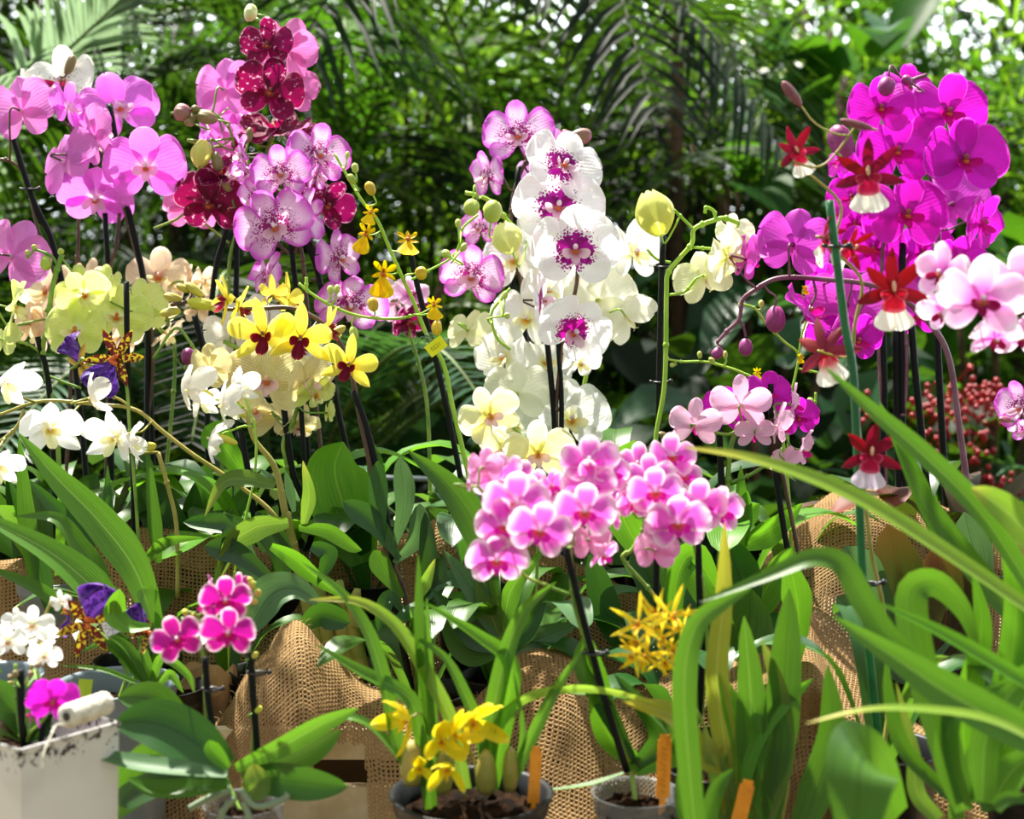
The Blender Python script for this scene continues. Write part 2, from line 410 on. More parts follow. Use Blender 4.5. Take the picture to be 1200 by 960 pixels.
def blade(path, W, mat, parent, face=0, fold=.25, prof='strap', curl=0.0, wave=0.0, ref=None, name='leaf'):
    n = len(path); m = 7; pts = []; uvs = []
    pf = {'strap': lambda t: min(1, (.45 + 1.6 * t)) * max(0, 1 - t ** 3.2) ** .75, 'oval': lambda t: (min(1, .22 + t * 1.1)) ** 1.1 * max(0, 1 - t ** 3.6) ** .55 * 1.03,
          'lance': lambda t: (min(1, .35 + 1.7 * t)) * max(0, 1 - t ** 1.9) ** .8 * 1.1, 'round': lambda t: (.25 + .75 * math.sin(math.pi * min(1, t * .95 + .03)) ** .7) * max(0, 1 - t ** 5) ** .5,
          'ell': lambda t: (.22 + .78 * math.sin(math.pi * min(1, .06 + t * .86)) ** .75) * max(0, 1 - t ** 6) ** .5, 'grass': lambda t: (.7 + .3 * math.sin(math.pi * t)) * max(0, 1 - t ** 2.2) ** .6}[prof]
    ph = (path[0].x * 37) % 6
    for i in range(n):
        t = i / (n - 1); tt = path[min(i + 1, n - 1)] - path[max(i - 1, 0)]; tt.normalize()
        rv = ref if ref is not None else (CAM - path[i]).normalized()
        if ref is not None: 
            wd = tt.cross(rv); nn = None
            if wd.length < .05: wd = tt.cross(Vector((0, 1, .2)))
        else: wd = tt.cross(rv)
        wd.normalize(); nn = wd.cross(tt)
        rot = Matrix.Rotation(R(face + curl * t), 3, tt); wd = rot @ wd; nn = rot @ nn
        w = W * pf(min(t, .9999)) if i < n - 1 else W * .03
        row = []; ur = []
        for j in range(m):
            q = 1 - 2 * j / (m - 1)
            row.append(path[i] + wd * (q * w) + nn * (fold * w * (abs(q) ** 1.4) + wave * W * math.sin(t * 14 + ph + q * 2) * abs(q) * 2)); ur.append((t, q))
        pts.append(row); uvs.append(ur)
    mb = MB(); mb.grid(pts, uvs)
    return mb.build(name, mat, parent)
SKY = .75; SKYF = 4.0; SUN = 11.5; SUNDIR = (-.3, .5, 1.15); EXPO = 0.38; DIM = (.105, .115, .105, 1)
# ------------------------------------------------------------------ materials
M = {}
M['stake'] = plain('dark_plastic_cane', '#070b0b', .5, '#0a1110', 40, spec=.2)
M['stake_green'] = plain('green_cane', '#0f5a2c', .4, '#1a6e38', 40)
M['clip'] = plain('black_clip', '#1b1b22', .4)
M['stem_green'] = plain('green_stem', '#5f8a2c', .45, '#87a63c', 30)
M['stem_bright'] = plain('bright_green_stem', '#8fbf2e', .45, '#a9cf45', 30)
M['stem_brown'] = plain('brown_stem', '#43281f', .45, '#5c4430', 30)
M['stem_purple'] = plain('purple_stem', '#6b3d55', .45, '#80566a', 30)
M['stem_olive'] = plain('olive_stem', '#8a8a30', .45, '#a89a50', 30)
M['stem_cane'] = plain('papery_cane', '#a89446', .6, '#7c8a38', 24, bump=.3)
M['bark'] = plain('bark_chips', '#0d0803', .95, '#2a1808', 60, bump=.5, spec=.1)
M['pot_grey'] = plain('grey_plastic', '#6c7982', .42, '#76848e', 8)
M['pot_black'] = plain('black_plastic', '#0c0d10', .45, '#14151a', 8, spec=.3)
M['pot_brown'] = plain('brown_plastic', '#3a2a22', .45)
M['bud_green'] = plain('green_bud_skin', '#a4b844', .5, '#c2cf6a', 30)
M['bud_olive'] = plain('olive_bud_skin', '#77703a', .5, '#97805a', 40)
M['bud_pink'] = plain('pink_bud_skin', '#a8607e', .5, '#8e7450', 40)
M['bud_purple'] = plain('purple_bud_skin', '#8a2a6c', .5, '#a1408a', 40)
M['bud_dark'] = plain('dark_red_bud_skin', '#6e3040', .5, '#8a5058', 40)
M['bud_cream'] = plain('cream_bud_skin', '#cdd47c', .5, '#e2e8a8', 20)
M['bud_yellow'] = plain('yellow_bud_skin', '#c9cc3c', .5, '#b9a84a', 30)
M['bud_gold'] = plain('golden_bud_skin', '#e0c020', .5, '#c0a030', 60)

M['white_lip'] = petal_mat('white_lip', '#f4ecec', centre='#d9a84a', c0=.02, c1=.12)
M['pale_lip'] = petal_mat('pale_pink_lip', '#f0cfe0', centre='#c9702a', c0=.0, c1=.10, vein='#b04070', v_amt=.6)
M['cream_lip'] = petal_mat('cream_lip', '#f6f3c4', centre='#d8b020', c0=.02, c1=.14)
M['col_white'] = plain('white_column', '#f4e4ea', .4, '#e8c8d8', 20)
M['col_yellow'] = plain('yellow_callus', '#e6b422', .4, '#c0561c', 60)
M['col_orange'] = plain('orange_callus', '#e07a22', .4, '#b03024', 60)
M['col_peach'] = plain('peach_column', '#f0c8a0', .4, '#e0a088', 40)
M['col_dark'] = plain('maroon_column', '#6a1038', .4, '#c08a60', 50)
M['magenta_lip'] = petal_mat('magenta_lip', '#c8128a', centre='#e06a40', c0=.0, c1=.07)
M['hot_lip'] = petal_mat('hot_pink_lip', '#e018b8', centre='#f08030', c0=.02, c1=.16)
M['wine_lip'] = petal_mat('wine_lip', '#8a0a44', centre='#e8a890', c0=.0, c1=.10)
M['maroon_lip'] = petal_mat('maroon_lip', '#75082c', edge='#a03040', centre='#5a0620', c0=.0, c1=.1)
M['violet_lip'] = petal_mat('violet_lip', '#5b2a94', edge='#8a60b8', e0=.8, vein='#a184cc', v_amt=.7, v_f=33, blotch='#3a1470', b_amt=.5, trans=.35)
M['yellow_lip'] = petal_mat('yellow_lip', '#f6d000', centre='#b8641a', c0=.02, c1=.13)
M['red_lip'] = petal_mat('crimson_lip', '#cc1446', edge='#e8708c', e0=.5, centre='#a01818', c0=.0, c1=.1)
M['white_skirt'] = petal_mat('white_skirt', '#f7f2e4', centre='#e88090', c0=.18, c1=.27)
M['pink_skirt'] = petal_mat('pink_skirt', '#efdcf2', centre='#c83070', c0=.2, c1=.30)

pm = petal_mat
M['p_pink'] = pm('pink_petal', '#ec76ea', centre='#f7d6ee', c0=.04, c1=.17, vein='#d04cc8', v_amt=.3, edge='#f0a0ec', e0=.9, back='#e68ad8')
M['p_wine'] = pm('wine_petal', '#7c0644', edge='#f3c2de', e0=.93, e1=1.0, blotch='#eab8d4', b_amt=.10, centre='#6c0438', c0=.1, c1=.3, back='#ee84c8')
M['p_speck'] = pm('speckled_pink_petal', '#f3c6f0', edge='#dd62da', e0=.35, e1=.9, centre='#fbeaf6', c0=.05, c1=.22, spot='#a0267c', s_scale=40, s_r=.50, s_amt=.74, back='#e69ae2')
M['p_white_speck'] = pm('white_petal_with_purple_freckles', '#fbf7fb', spot='#a5128e', s_scale=34, s_r=.36, s_amt=1.5, edge='#ffffff', back='#f6e2f2')
M['p_white'] = pm('white_petal', '#fafaf2', centre='#eef0b0', c0=.03, c1=.2, back='#f6f7e4')
M['p_ivory'] = pm('ivory_petal', '#f6f6d6', centre='#e3e58a', c0=.05, c1=.3, back='#f2f4c4')
M['p_cream'] = pm('cream_petal', '#f3f0b4', edge='#fbf9dc', e0=.6, centre='#e6e070', c0=.05, c1=.25, back='#f2efc0')
M['p_lime'] = pm('lime_yellow_petal', '#dfe886', edge='#eaf2a8', centre='#f8f8e0', c0=.03, c1=.16, vein='#c2d258', v_amt=.4, back='#dfe98c')
M['p_peach'] = pm('peach_petal', '#f2dcba', edge='#f6e4cc', vein='#c87c6c', v_amt=.8, v_f=13, centre='#e0a498', c0=.03, c1=.16, back='#ecd2b0')
M['p_stripe'] = pm('striped_beige_petal', '#efe3a6', edge='#f5eec0', vein='#84323c', v_amt=1.0, v_f=17, centre='#f4ecb6', c0=.03, c1=.12, back='#e9dda4')
M['p_freckle'] = pm('cream_petal_with_freckles', '#fbf6ec', spot='#7c2a44', s_scale=26, s_r=.7, s_amt=.30, back='#f4efe0', centre='#e6c060', c0=.02, c1=.12)
M['p_magenta'] = pm('magenta_petal', '#d21cc4', edge='#e85ae0', e0=.86, vein='#b414a4', v_amt=.18, centre='#a00c7c', c0=.03, c1=.16, back='#da50d0')
M['p_palepink'] = pm('pale_pink_petal', '#f3b4e4', edge='#fdf0fa', e0=.5, centre='#e070cc', c0=.08, c1=.3, back='#f6cfe8')
M['p_mini'] = pm('mini_pink_petal', '#dc62cc', edge='#fbdcf0', e0=.36, e1=.9, centre='#f0b0e0', c0=.05, c1=.18, back='#f2a8d8')
M['p_minimag'] = pm('mini_magenta_petal', '#c81a9e', edge='#fadcec', e0=.62, e1=.95, vein='#a00a80', v_amt=.4, centre='#e068b8', c0=.04, c1=.14, back='#d870b8')
M['p_blush'] = pm('blush_petal', '#f2bce4', edge='#f6d6ee', vein='#cc6cb4', v_amt=.6, centre='#fbe9ee', c0=.04, c1=.2, back='#f3c2e2')
M['p_yellow'] = pm('yellow_petal', '#f2e650', edge='#f7f08c', e0=.8, centre='#d9c42a', c0=.05, c1=.25, back='#eee05a')
M['p_whited'] = pm('snow_petal', '#fbfbf6', centre='#f0edb0', c0=.03, c1=.2, back='#f3efe8')
M['p_zygo'] = pm('brown_barred_petal', '#c9b52a', bar='#5c1418', centre='#7c3a1a', c0=.02, c1=.1, edge='#d8c84a', e0=.93, back='#a88a3a', trans=.25)
M['p_onc'] = pm('oncidium_petal', '#e6c400', blotch='#c07a14', b_amt=.1, back='#d8c020')
M['p_red'] = pm('crimson_petal', '#7d0620', edge='#a81c3c', e0=.85, vein='#78060f', v_amt=.5, back='#8c2a38', trans=.35)
M['p_star'] = pm('golden_petal', '#ffe22c', edge='#fff070', e0=.8, back='#f2bc14')
M['p_max'] = pm('clear_yellow_petal', '#f0de1e', edge='#f8ee60', e0=.85, back='#e8d820')

lm = leaf_mat
M['l_mid'] = lm('mid_green_leaf', '#3a6c1a', '#5c9026', mid='#243f12', trans=.42)
M['l_strap'] = lm('fresh_strap_leaf', '#4a881c', '#76ac32', mid='#a4c860', mid_w=.06, trans=.45, rib=.16)
M['l_bright'] = lm('bright_leaf', '#5aa418', '#82c42c', mid='#a0d040', trans=.5)
M['l_lime'] = lm('lime_leaf', '#86b42a', '#a9cc4c', mid='#d0dc80', trans=.5, tip='#cfc24a')
M['l_yellow'] = lm('yellowing_leaf', '#a9b52c', '#c9c24a', mid='#e0d880', trans=.5, tip='#d8c83c', speck='#8a6a20')
M['l_dark'] = lm('dark_glossy_leaf', '#234a1c', '#346428', mid='#162f12', rough=.36, trans=.22, rib=.05)
M['l_deep'] = lm('deep_green_leaf', '#20541a', '#317224', mid='#102f0e', rough=.36, trans=.3, rib=.04)
M['l_silver'] = lm('blue_green_leaf', '#4e7a4a', '#729a68', mid='#2a4e2c', rough=.45, trans=.28, spec=.35, rib=.05)
M['l_red'] = lm('bronze_leaf', '#3a2c16', '#4e3820', mid='#6a2a20', rough=.5, spec=.25, trans=.25, tip='#7a3426')
M['l_olive'] = lm('olive_leaf', '#5c8426', '#84a040', mid='#aebc5a', trans=.4, tip='#9a9a3c', speck='#6a5a1c')

# ------------------------------------------------------------------ flower kinds
phal_kind('pink', M['p_pink'], M['pale_lip'], M['col_white'], M['col_orange'], pw=.42, sw=.26)
phal_kind('wine', M['p_wine'], M['wine_lip'], M['col_dark'], M['col_orange'], pw=.37, sw=.25, ruff=.1)
phal_kind('speck', M['p_speck'], M['pale_lip'], M['col_white'], M['col_orange'], pw=.37, sw=.23)
phal_kind('white_speck', M['p_white_speck'], M['pale_lip'], M['col_white'], M['col_orange'], pw=.42, sw=.28)
phal_kind('white', M['p_white'], M['cream_lip'], M['col_white'], M['col_yellow'], pw=.41, sw=.24)
phal_kind('ivory', M['p_ivory'], M['cream_lip'], M['col_white'], M['col_yellow'], pw=.35, sw=.24)
phal_kind('cream', M['p_cream'], M['pale_lip'], M['col_yellow'], M['col_yellow'], pw=.31, sw=.22)
phal_kind('lime', M['p_lime'], M['cream_lip'], M['col_yellow'], M['col_orange'], pw=.37, sw=.24)
phal_kind('peach', M['p_peach'], M['cream_lip'], M['col_peach'], M['col_orange'], pw=.34, sw=.23)
phal_kind('stripe', M['p_stripe'], M['pale_lip'], M['col_peach'], M['col_orange'], pw=.37, sw=.25)
phal_kind('freckle', M['p_freckle'], M['wine_lip'], M['col_white'], M['col_yellow'], pw=.35, sw=.25)
phal_kind('magenta', M['p_magenta'], M['magenta_lip'], M['col_dark'], M['col_orange'], pw=.44, sw=.27)
phal_kind('palepink', M['p_palepink'], M['wine_lip'], M['col_white'], M['col_orange'], pw=.31, sw=.22)
phal_kind('mini', M['p_mini'], M['hot_lip'], M['col_white'], M['col_orange'], pw=.34, sw=.26, lip_s=1.15, dl=.45)
phal_kind('minimag', M['p_minimag'], M['magenta_lip'], M['col_white'], M['col_orange'], pw=.30, sw=.24, lip_s=1.2, dl=.46)
phal_kind('blush', M['p_blush'], M['magenta_lip'], M['col_white'], M['col_orange'], pw=.29, sw=.2)
phal_kind('miniwhite', M['p_white'], M['white_lip'], M['col_white'], M['col_yellow'], pw=.29, sw=.2, lip_s=1.2)

def lip_dendro(l, rs):
    petal(l, 270, .24, .12, 'round', cup=.7, side=.6, z0=.05, n=8, m=7)
    for s in (1, -1): petal(l, 270 + s * 75, .12, .09, 'round', cup=1.3, side=.5, z0=.03, n=6, m=5)
    blob(l, (0, .03, .06), (.03, .03, .06), 1)
def lip_zygo(l, rs):
    petal(l, 270, .58, .44, 'fan', cup=.15, side=-.2, z0=.05, ruff=.34, n=14, m=25)
    blob(l, (0, -.06, .06), (.09, .05, .04), 1, n=7, m=10)
    blob(l, (0, .03, .09), (.04, .05, .08), 1)
def lip_onc(l, rs):
    petal(l, 258, .5, .24, 'fan', cup=.1, side=-.1, z0=.03, ruff=.1, n=8, m=7)
    petal(l, 282, .5, .24, 'fan', cup=.1, side=-.1, z0=.032, ruff=.1, n=8, m=7)
    blob(l, (0, -.03, .07), (.06, .04, .04), 1); blob(l, (0, .05, .06), (.03, .05, .05), 0)
def lip_cambria(l, rs):
    petal(l, 270, .26, .20, 'round', cup=.2, side=-.2, z0=.03, ruff=.1, n=8, m=9, mat=0)
    for s in (1, -1):
        petal(l, 270 + s * 15, .40, .19, 'fan', cup=.12, side=-.3, z0=.012, base=.10, ruff=.16, n=9, m=7, mat=2)
        petal(l, 270 + s * 60, .16, .09, 'round', cup=.2, z0=.028, n=6, m=5, mat=0)
    blob(l, (0, .04, .07), (.028, .075, .035), 1); blob(l, (0, -.05, .06), (.03, .05, .025), 0)
def lip_small(l, rs):
    petal(l, 270, .22, .07, 'point', cup=.8, side=.4, z0=.04, n=7, m=5)
    for s in (1, -1): petal(l, 270 + s * 40, .12, .05, 'point', cup=1.1, side=.3, z0=.03, n=6, m=5)
    blob(l, (0, .02, .06), (.025, .03, .05), 1)
star_kind('dendro_yellow', M['p_yellow'], M['maroon_lip'], M['col_dark'], (90, 215, 325, 155, 25), (.48, .46), (.13, .185), ('point', 'round'), lip_dendro, side=.15)
star_kind('dendro_white', M['p_whited'], M['cream_lip'], M['col_white'], (92, 215, 325, 160, 20), (.48, .5), (.2, .31), ('point', 'round'), lip_dendro, cups=.45, ruff=.12)
star_kind('zygo', M['p_zygo'], M['violet_lip'], M['col_orange'], (90, 215, 325, 145, 35), (.48, .46), (.105, .10), ('point', 'point'), lip_zygo, cups=.15)
star_kind('onc', M['p_onc'], M['yellow_lip'], M['col_orange'], (90, 200, 340, 140, 40), (.26, .28), (.07, .08), ('point', 'round'), lip_onc, ruff=.2)
star_kind('cambria', M['p_red'], [M['red_lip'], M['col_peach'], M['white_skirt']], None, (92, 200, 340, 145, 38), (.46, .44), (.11, .115), ('point', 'point'), lip_cambria, cups=.3, ruff=.15)
star_kind('cambria_pink', M['p_red'], [M['red_lip'], M['col_peach'], M['pink_skirt']], None, (92, 205, 335, 150, 40), (.46, .44), (.11, .115), ('point', 'point'), lip_cambria, cups=.3, ruff=.15)
star_kind('star', M['p_star'], M['yellow_lip'], M['col_yellow'], (90, 215, 325, 160, 20), (.5, .48), (.06, .06), ('point', 'point'), lip_small, cups=.3, ruff=.35)
star_kind('maxillaria', M['p_max'], M['yellow_lip'], M['col_orange'], (92, 212, 328, 120, 60), (.5, .46), (.22, .18), ('sepal', 'point'), lip_small, cups=.85, side=.3)
LIPLAB = {'dendro_yellow': 'dark maroon lip', 'zygo': 'violet fan-shaped lip', 'cambria': 'crimson lip with a white skirt', 'cambria_pink': 'crimson lip with a pale pink skirt', 'mini': 'hot pink lip with an orange throat', 'wine': 'wine red lip'}

# ------------------------------------------------------------------ world, sun, camera
w = bpy.data.worlds.new('sky'); bpy.context.scene.world = w; w.use_nodes = True
nt = w.node_tree; nt.nodes.clear()
tcw = nt.nodes.new('ShaderNodeTexCoord'); sx = nt.nodes.new('ShaderNodeSeparateXYZ'); nt.links.new(tcw.outputs['Generated'], sx.inputs[0])
def wr(sock, a, b, lo, hi):
    q = nt.nodes.new('ShaderNodeMapRange'); q.interpolation_type = 'SMOOTHSTEP'; nt.links.new(sock, q.inputs[0])
    for i, v in enumerate((a, b, lo, hi)): q.inputs[i + 1].default_value = v
    return q.outputs[0]
# open sky overhead and beyond the plants, the dim inside of the glasshouse low down behind the viewer
hi = wr(sx.outputs[2], .38, .72, 0, 1); fr = wr(sx.outputs[1], .1, .5, 0, 1); up0 = wr(sx.outputs[2], -.02, .08, 0, 1)
mm = nt.nodes.new('ShaderNodeMath'); mm.operation = 'MULTIPLY'; nt.links.new(fr, mm.inputs[0]); nt.links.new(up0, mm.inputs[1])
mx_ = nt.nodes.new('ShaderNodeMath'); mx_.operation = 'MAXIMUM'; nt.links.new(mm.outputs[0], mx_.inputs[0]); nt.links.new(hi, mx_.inputs[1])
cm = nt.nodes.new('ShaderNodeMix'); cm.data_type = 'RGBA'; nt.links.new(mx_.outputs[0], cm.inputs[0]); cm.inputs[6].default_value = DIM; cm.inputs[7].default_value = (.90, .97, 1.0, 1)
st_ = wr(sx.outputs[2], .30, .60, SKYF, SKY); bg = nt.nodes.new('ShaderNodeBackground'); nt.links.new(cm.outputs[2], bg.inputs[0]); nt.links.new(st_, bg.inputs[1])
wo = nt.nodes.new('ShaderNodeOutputWorld'); nt.links.new(bg.outputs[0], wo.inputs[0])
sl = bpy.data.lights.new('sun', 'SUN'); sl.energy = SUN; sl.angle = R(1.2); sl.color = (1, .95, .84)
so = bpy.data.objects.new('sun', sl); C.objects.link(so)
sd = Vector(SUNDIR).normalized(); so.rotation_euler = (-sd).to_track_quat('-Z', 'Y').to_euler(); so.location = sd * 8
cd = bpy.data.cameras.new('camera'); cam = bpy.data.objects.new('camera', cd); C.objects.link(cam)
cd.lens = 50; cd.sensor_width = 36; cam.location = CAM; cam.rotation_euler = (math.pi / 2 - PITCH, 0, 0); cd.clip_start = .02
cd.dof.use_dof = True; cd.dof.focus_distance = 1.5; cd.dof.aperture_fstop = 5.4
bpy.context.scene.camera = cam
vs = bpy.context.scene.view_settings; vs.view_transform = 'Standard'; vs.look = 'None'; vs.gamma = 1; vs.use_curve_mapping = False
bpy.context.scene.view_settings.exposure = EXPO
try:
    cy = bpy.context.scene.cycles; cy.max_bounces = 7; cy.transparent_max_bounces = 12; cy.transmission_bounces = 5; cy.diffuse_bounces = 4; cy.use_denoising = True
    cy.sample_clamp_indirect = 6
except Exception: pass
# ------------------------------------------------------------------ setting: ground, bench, crate, burlap
def struct(o): o['kind'] = 'structure'; return o
g = MB(); g.grid([[Vector((-14 + 28 * j / 30, -6 + 24 * i / 30, 0)) for j in range(31)] for i in range(31)])
gm = plain('damp_soil', '#1d2412', .9, '#35401c', 1.6, bump=.6, bscale=30)
struct(g.build('floor', gm))

BZ = .94; RZ = 1.0
wood = plain('weathered_wood', '#6d5a42', .8, '#8b7658', 14, bump=.3)
bt = thing('bench', (0, 1.35, 0), 'weathered wooden display bench under the burlap and flower pots', 'bench')
m = MB()
for i in range(9): m.box((-1.15, .72 + i * .145, BZ - .03), (1.15, .72 + i * .145 + .137, BZ - .001))
m.build('bench_top', wood, bt, smooth=False)
for x in (-1.1, 1.04):
    for y in (.78, 1.92):
        m = MB(); m.box((x, y, 0), (x + .06, y + .06, BZ - .03)); m.build('leg', wood, bt, smooth=False)
m = MB(); m.box((-1.1, .80, BZ - .10), (1.1, .825, BZ - .03)); m.build('apron', wood, bt, smooth=False)
m = MB()
for i in range(4): m.box((-1.15, 1.54 + i * .125, BZ), (1.15, 1.54 + i * .125 + .12, RZ - .001))
tag(m.build('riser_shelf', wood, smooth=False), 'low wooden riser shelf under the back row of pots', 'shelf')

def burlap_mat(name, c1, c2, pitch=.0021, hole=.36):
    N = NT(name); tc = N.n('ShaderNodeTexCoord')
    wob = N.noise(tc.outputs['UV'], 45, 2); 
    uvw = N.n('ShaderNodeVectorMath', {0: tc.outputs['UV'], 1: N.n('ShaderNodeVectorMath', {0: wob.outputs['Color'], 1: (.003, .003, 0)}, operation='MULTIPLY').outputs[0]}, operation='ADD').outputs[0]
    uv = N.n('ShaderNodeSeparateXYZ', {0: uvw})
    def thr(x):
        f = N.math('PINGPONG', N.math('DIVIDE', x, pitch), 1.0)      # 0 at a thread gap, 1 on the thread
        return f
    a, b = thr(uv.outputs[0]), thr(uv.outputs[1])
    tn = N.noise(N.scale(uvw, (1, .06, 1)), 260, 2).outputs[0]; tn2 = N.noise(N.scale(uvw, (.06, 1, 1)), 260, 2).outputs[0]
    la = N.math('SUBTRACT', a, N.ramp(tn, .3, .7, hole - .22, hole + .28)); lb = N.math('SUBTRACT', b, N.ramp(tn2, .3, .7, hole - .22, hole + .28))
    big = N.math('MAXIMUM', la, lb)
    hol = N.ramp(big, -.03, .05)                                  # 1 = thread
    over = N.math('MULTIPLY', N.math('SINE', N.math('MULTIPLY', N.math('DIVIDE', uv.outputs[0], pitch), math.pi)), N.math('SINE', N.math('MULTIPLY', N.math('DIVIDE', uv.outputs[1], pitch), math.pi)))
    nz = N.noise(tc.outputs['UV'], 9, 4, .65).outputs[0]; nf = N.noise(tc.outputs['UV'], 900, 2).outputs[0]
    col = N.mix(N.ramp(nz, .3, .7), hexc(c1), hexc(c2))
    col = N.mix(N.math('MULTIPLY', N.ramp(nf, .4, .65), .45), col, tuple(x * .5 for x in hexc(c1)))
    hgt = N.math('ADD', big, N.math('MULTIPLY', over, .25))
    bmp = N.n('ShaderNodeBump', {'Strength': .8, 'Distance': .0016, 'Height': hgt}).outputs[0]
    sh = leafy_shader(N, col, .28, .85, bump=bmp, spec=.15)
    tr = N.n('ShaderNodeBsdfTransparent')
    return N.out(N.n('ShaderNodeMixShader', {0: hol, 1: tr.outputs[0], 2: sh}).outputs[0])
M['burlap'] = burlap_mat('burlap_weave', '#a38258', '#c6a272')
M['fibre'] = plain('jute_fibre', '#d8b888', .9)

def cloth(name, rows, NU, NV, label, amp=.010, fs=9.0, mat=None, drop=None, seed=0, fringe_row=None, lining=False):
    ctl = [catmull([P(*p) for p in r], NU) for r in rows]
    pxr = [catmull([Vector((p[0], p[1], 0)) for p in r], NU) for r in rows]
    G = [[None] * NU for _ in range(NV)]; PXG = [[None] * NU for _ in range(NV)]
    for j in range(NU):
        cc = catmull([r[j] for r in ctl], NV); pc = catmull([r[j] for r in pxr], NV)
        for i in range(NV):
            q = cc[i]; t = i / (NV - 1)
            n1 = noise.noise(Vector((q.x * fs + seed, q.z * fs * .35, seed * 1.7))); n2 = noise.noise(Vector((q.x * fs * 2.6, q.z * fs * 1.6 + seed, 3.1)))
            d = amp * (n1 * 1.6 + n2 * .7)
            G[i][j] = q + Vector((n2 * amp * .5, -d, abs(n1) * amp * .4 * (1 - t))); PXG[i][j] = pc[i]
    uvs = [[None] * NU for _ in range(NV)]; us = [0.0]
    for j in range(1, NU): us.append(us[-1] + sum((G[i][j] - G[i][j - 1]).length for i in range(NV)) / NV)
    for j in range(NU):
        v = 0.0
        for i in range(NV):
            if i: v += (G[i][j] - G[i - 1][j]).length
            uvs[i][j] = (us[j] + .004 * noise.noise(G[i][j] * 14), v)
    mb = MB(); mb.grid(G, uvs)
    if drop:
        keep = []
        for f in mb.f:
            k = f[0]; i, j = divmod(k, NU)
            if not drop(PXG[i][j].x, PXG[i][j].y): keep.append(f)
        mb.f = keep; mb.mi = [0] * len(keep)
    o = mb.build(name, mat or M['burlap']); tag(o, label, 'burlap cloth')
    if fringe_row is not None:
        fr = MB(); rs = random.Random(seed)
        for j in range(2, NU - 3):
            for _ in range(3):
                a = G[fringe_row][j].lerp(G[fringe_row][j + 1], rs.random()); l = rs.uniform(.003, .011)
                d = Vector((rs.uniform(-1, 1), rs.uniform(-1, .6), rs.uniform(.3, 1.3))).normalized()
                fr.tube([a, a + d * l * .5, a + d * l + Vector((rs.uniform(-.3, .3) * l, 0, -l * .2))], .00022, 3, caps=False)
        fo = fr.build('frayed_fibres', M['fibre']); fo.parent = o; fo['kind'] = 'stuff'
    return o

xs = [-120, 0, 60, 110, 155, 200, 250, 310, 370, 430, 480, 520, 560, 610, 680, 740, 800]
tp = [640, 655, 640, 612, 616, 618, 628, 640, 642, 632, 622, 603, 600, 625, 660, 690, 700]
rows = [[(x, t + 34, 1.70) for x, t in zip(xs, tp)], [(x, t + 3, 1.635) for x, t in zip(xs, tp)], [(x, t + 16, 1.60) for x, t in zip(xs, tp)], [(x, t + 75, 1.585) for x, t in zip(xs, tp)], [(x, t + 150, 1.56) for x, t in zip(xs, tp)], [(x, 880, 1.53) for x, t in zip(xs, tp)]]
cloth('burlap_cloth', rows, 150, 50, 'coarse brown burlap wrapped round the back row of pots behind the long strap leaves', amp=.009, seed=3, fringe_row=9)
xs = [850, 890, 920, 950, 985, 1020, 1060, 1100, 1140, 1180, 1280]
tp = [690, 655, 618, 592, 572, 572, 582, 592, 606, 628, 650]
rows = [[(x, t + 45, 1.80) for x, t in zip(xs, tp)], [(x, t + 3, 1.72) for x, t in zip(xs, tp)], [(x, t + 22, 1.66) for x, t in zip(xs, tp)], [(x, t + 75, 1.62) for x, t in zip(xs, tp)], [(x, max(t + 140, 740), 1.58) for x, t in zip(xs, tp)], [(x, 860, 1.54) for x, t in zip(xs, tp)]]
cloth('burlap_cloth', rows, 110, 50, 'sunlit pale burlap hump around the magenta orchid canes', amp=.010, seed=8, fringe_row=9)
xs = [120, 180, 230, 265, 305, 350, 385, 420, 450, 490, 530, 570, 600, 645, 688, 720, 750, 800, 850, 900, 950, 1000, 1050, 1110, 1180, 1280]
tp = [915, 905, 880, 825, 765, 728, 765, 798, 810, 818, 828, 815, 776, 762, 776, 808, 806, 775, 770, 750, 722, 770, 830, 868, 882, 890]
rows = []
def dr(k, x, t):
    lit = max(0, min(1, (x - 830) / 90)) * max(0, min(1, (1130 - x) / 100))
    return [(x, t + 45 - 55 * lit, 1.46 + .06 * lit), (x, t + 2, 1.385 + .03 * lit), (x, t + 14 + 18 * lit, 1.345 - .0 * lit), (x, t + 60 + 20 * lit, 1.315 - .03 * lit), (x, t + 130, 1.29), (x, max(t + 170, 985), 1.262)][k]
rows = [[dr(k, x, t) for x, t in zip(xs, tp)] for k in range(6)]
def gap(x, y): return (y > 866 + (x - 370) * .05 and x > 372 - (y - 866) * .62 and x < 424 + (y - 866) * .06 and y < 1000)
cloth('burlap_cloth', rows, 220, 70, 'coarse brown burlap draped in humps behind the black pot of yellow orchids', amp=.015, fs=12, seed=5, drop=gap, fringe_row=13)

# pale wooden crate seen through the gap in the burlap
crm = plain('painted_crate_board', '#e6dab8', .7, '#cbb88e', 18, bump=.2)
cr = thing('crate', PZ(385, 1.42, BZ), 'pale wooden crate with a dark slot showing through the gap in the burlap', 'crate')
x0 = PZ(250, 1.33, BZ).x; x1 = PZ(505, 1.33, BZ).x; yf = PZ(385, 1.335, BZ).y
zt = lambda py: P(385, py, 1.335).z
m = MB(); m.box((x0, yf, zt(888)), (x1, yf + .012, zt(852))); m.build('upper_board', crm, cr, smooth=False)
m = MB(); m.box((x0, yf, BZ + .001), (x1, yf + .012, zt(921))); m.build('lower_board', crm, cr, smooth=False)
m = MB(); m.box((x0, yf - .001, BZ + .001), (P(366, 900, 1.335).x, yf + .014, zt(888))); m.build('corner_post', crm, cr, smooth=False)
m = MB(); m.box((x0, yf + .075, BZ + .001), (x1, yf + .087, zt(852))); m.box((x0, yf, BZ), (x1, yf + .087, BZ + .006)); m.build('inner_board', plain('shade_painted_board', '#6a5238', .8), cr, smooth=False)  # shade behind the slot is put into this darker board colour

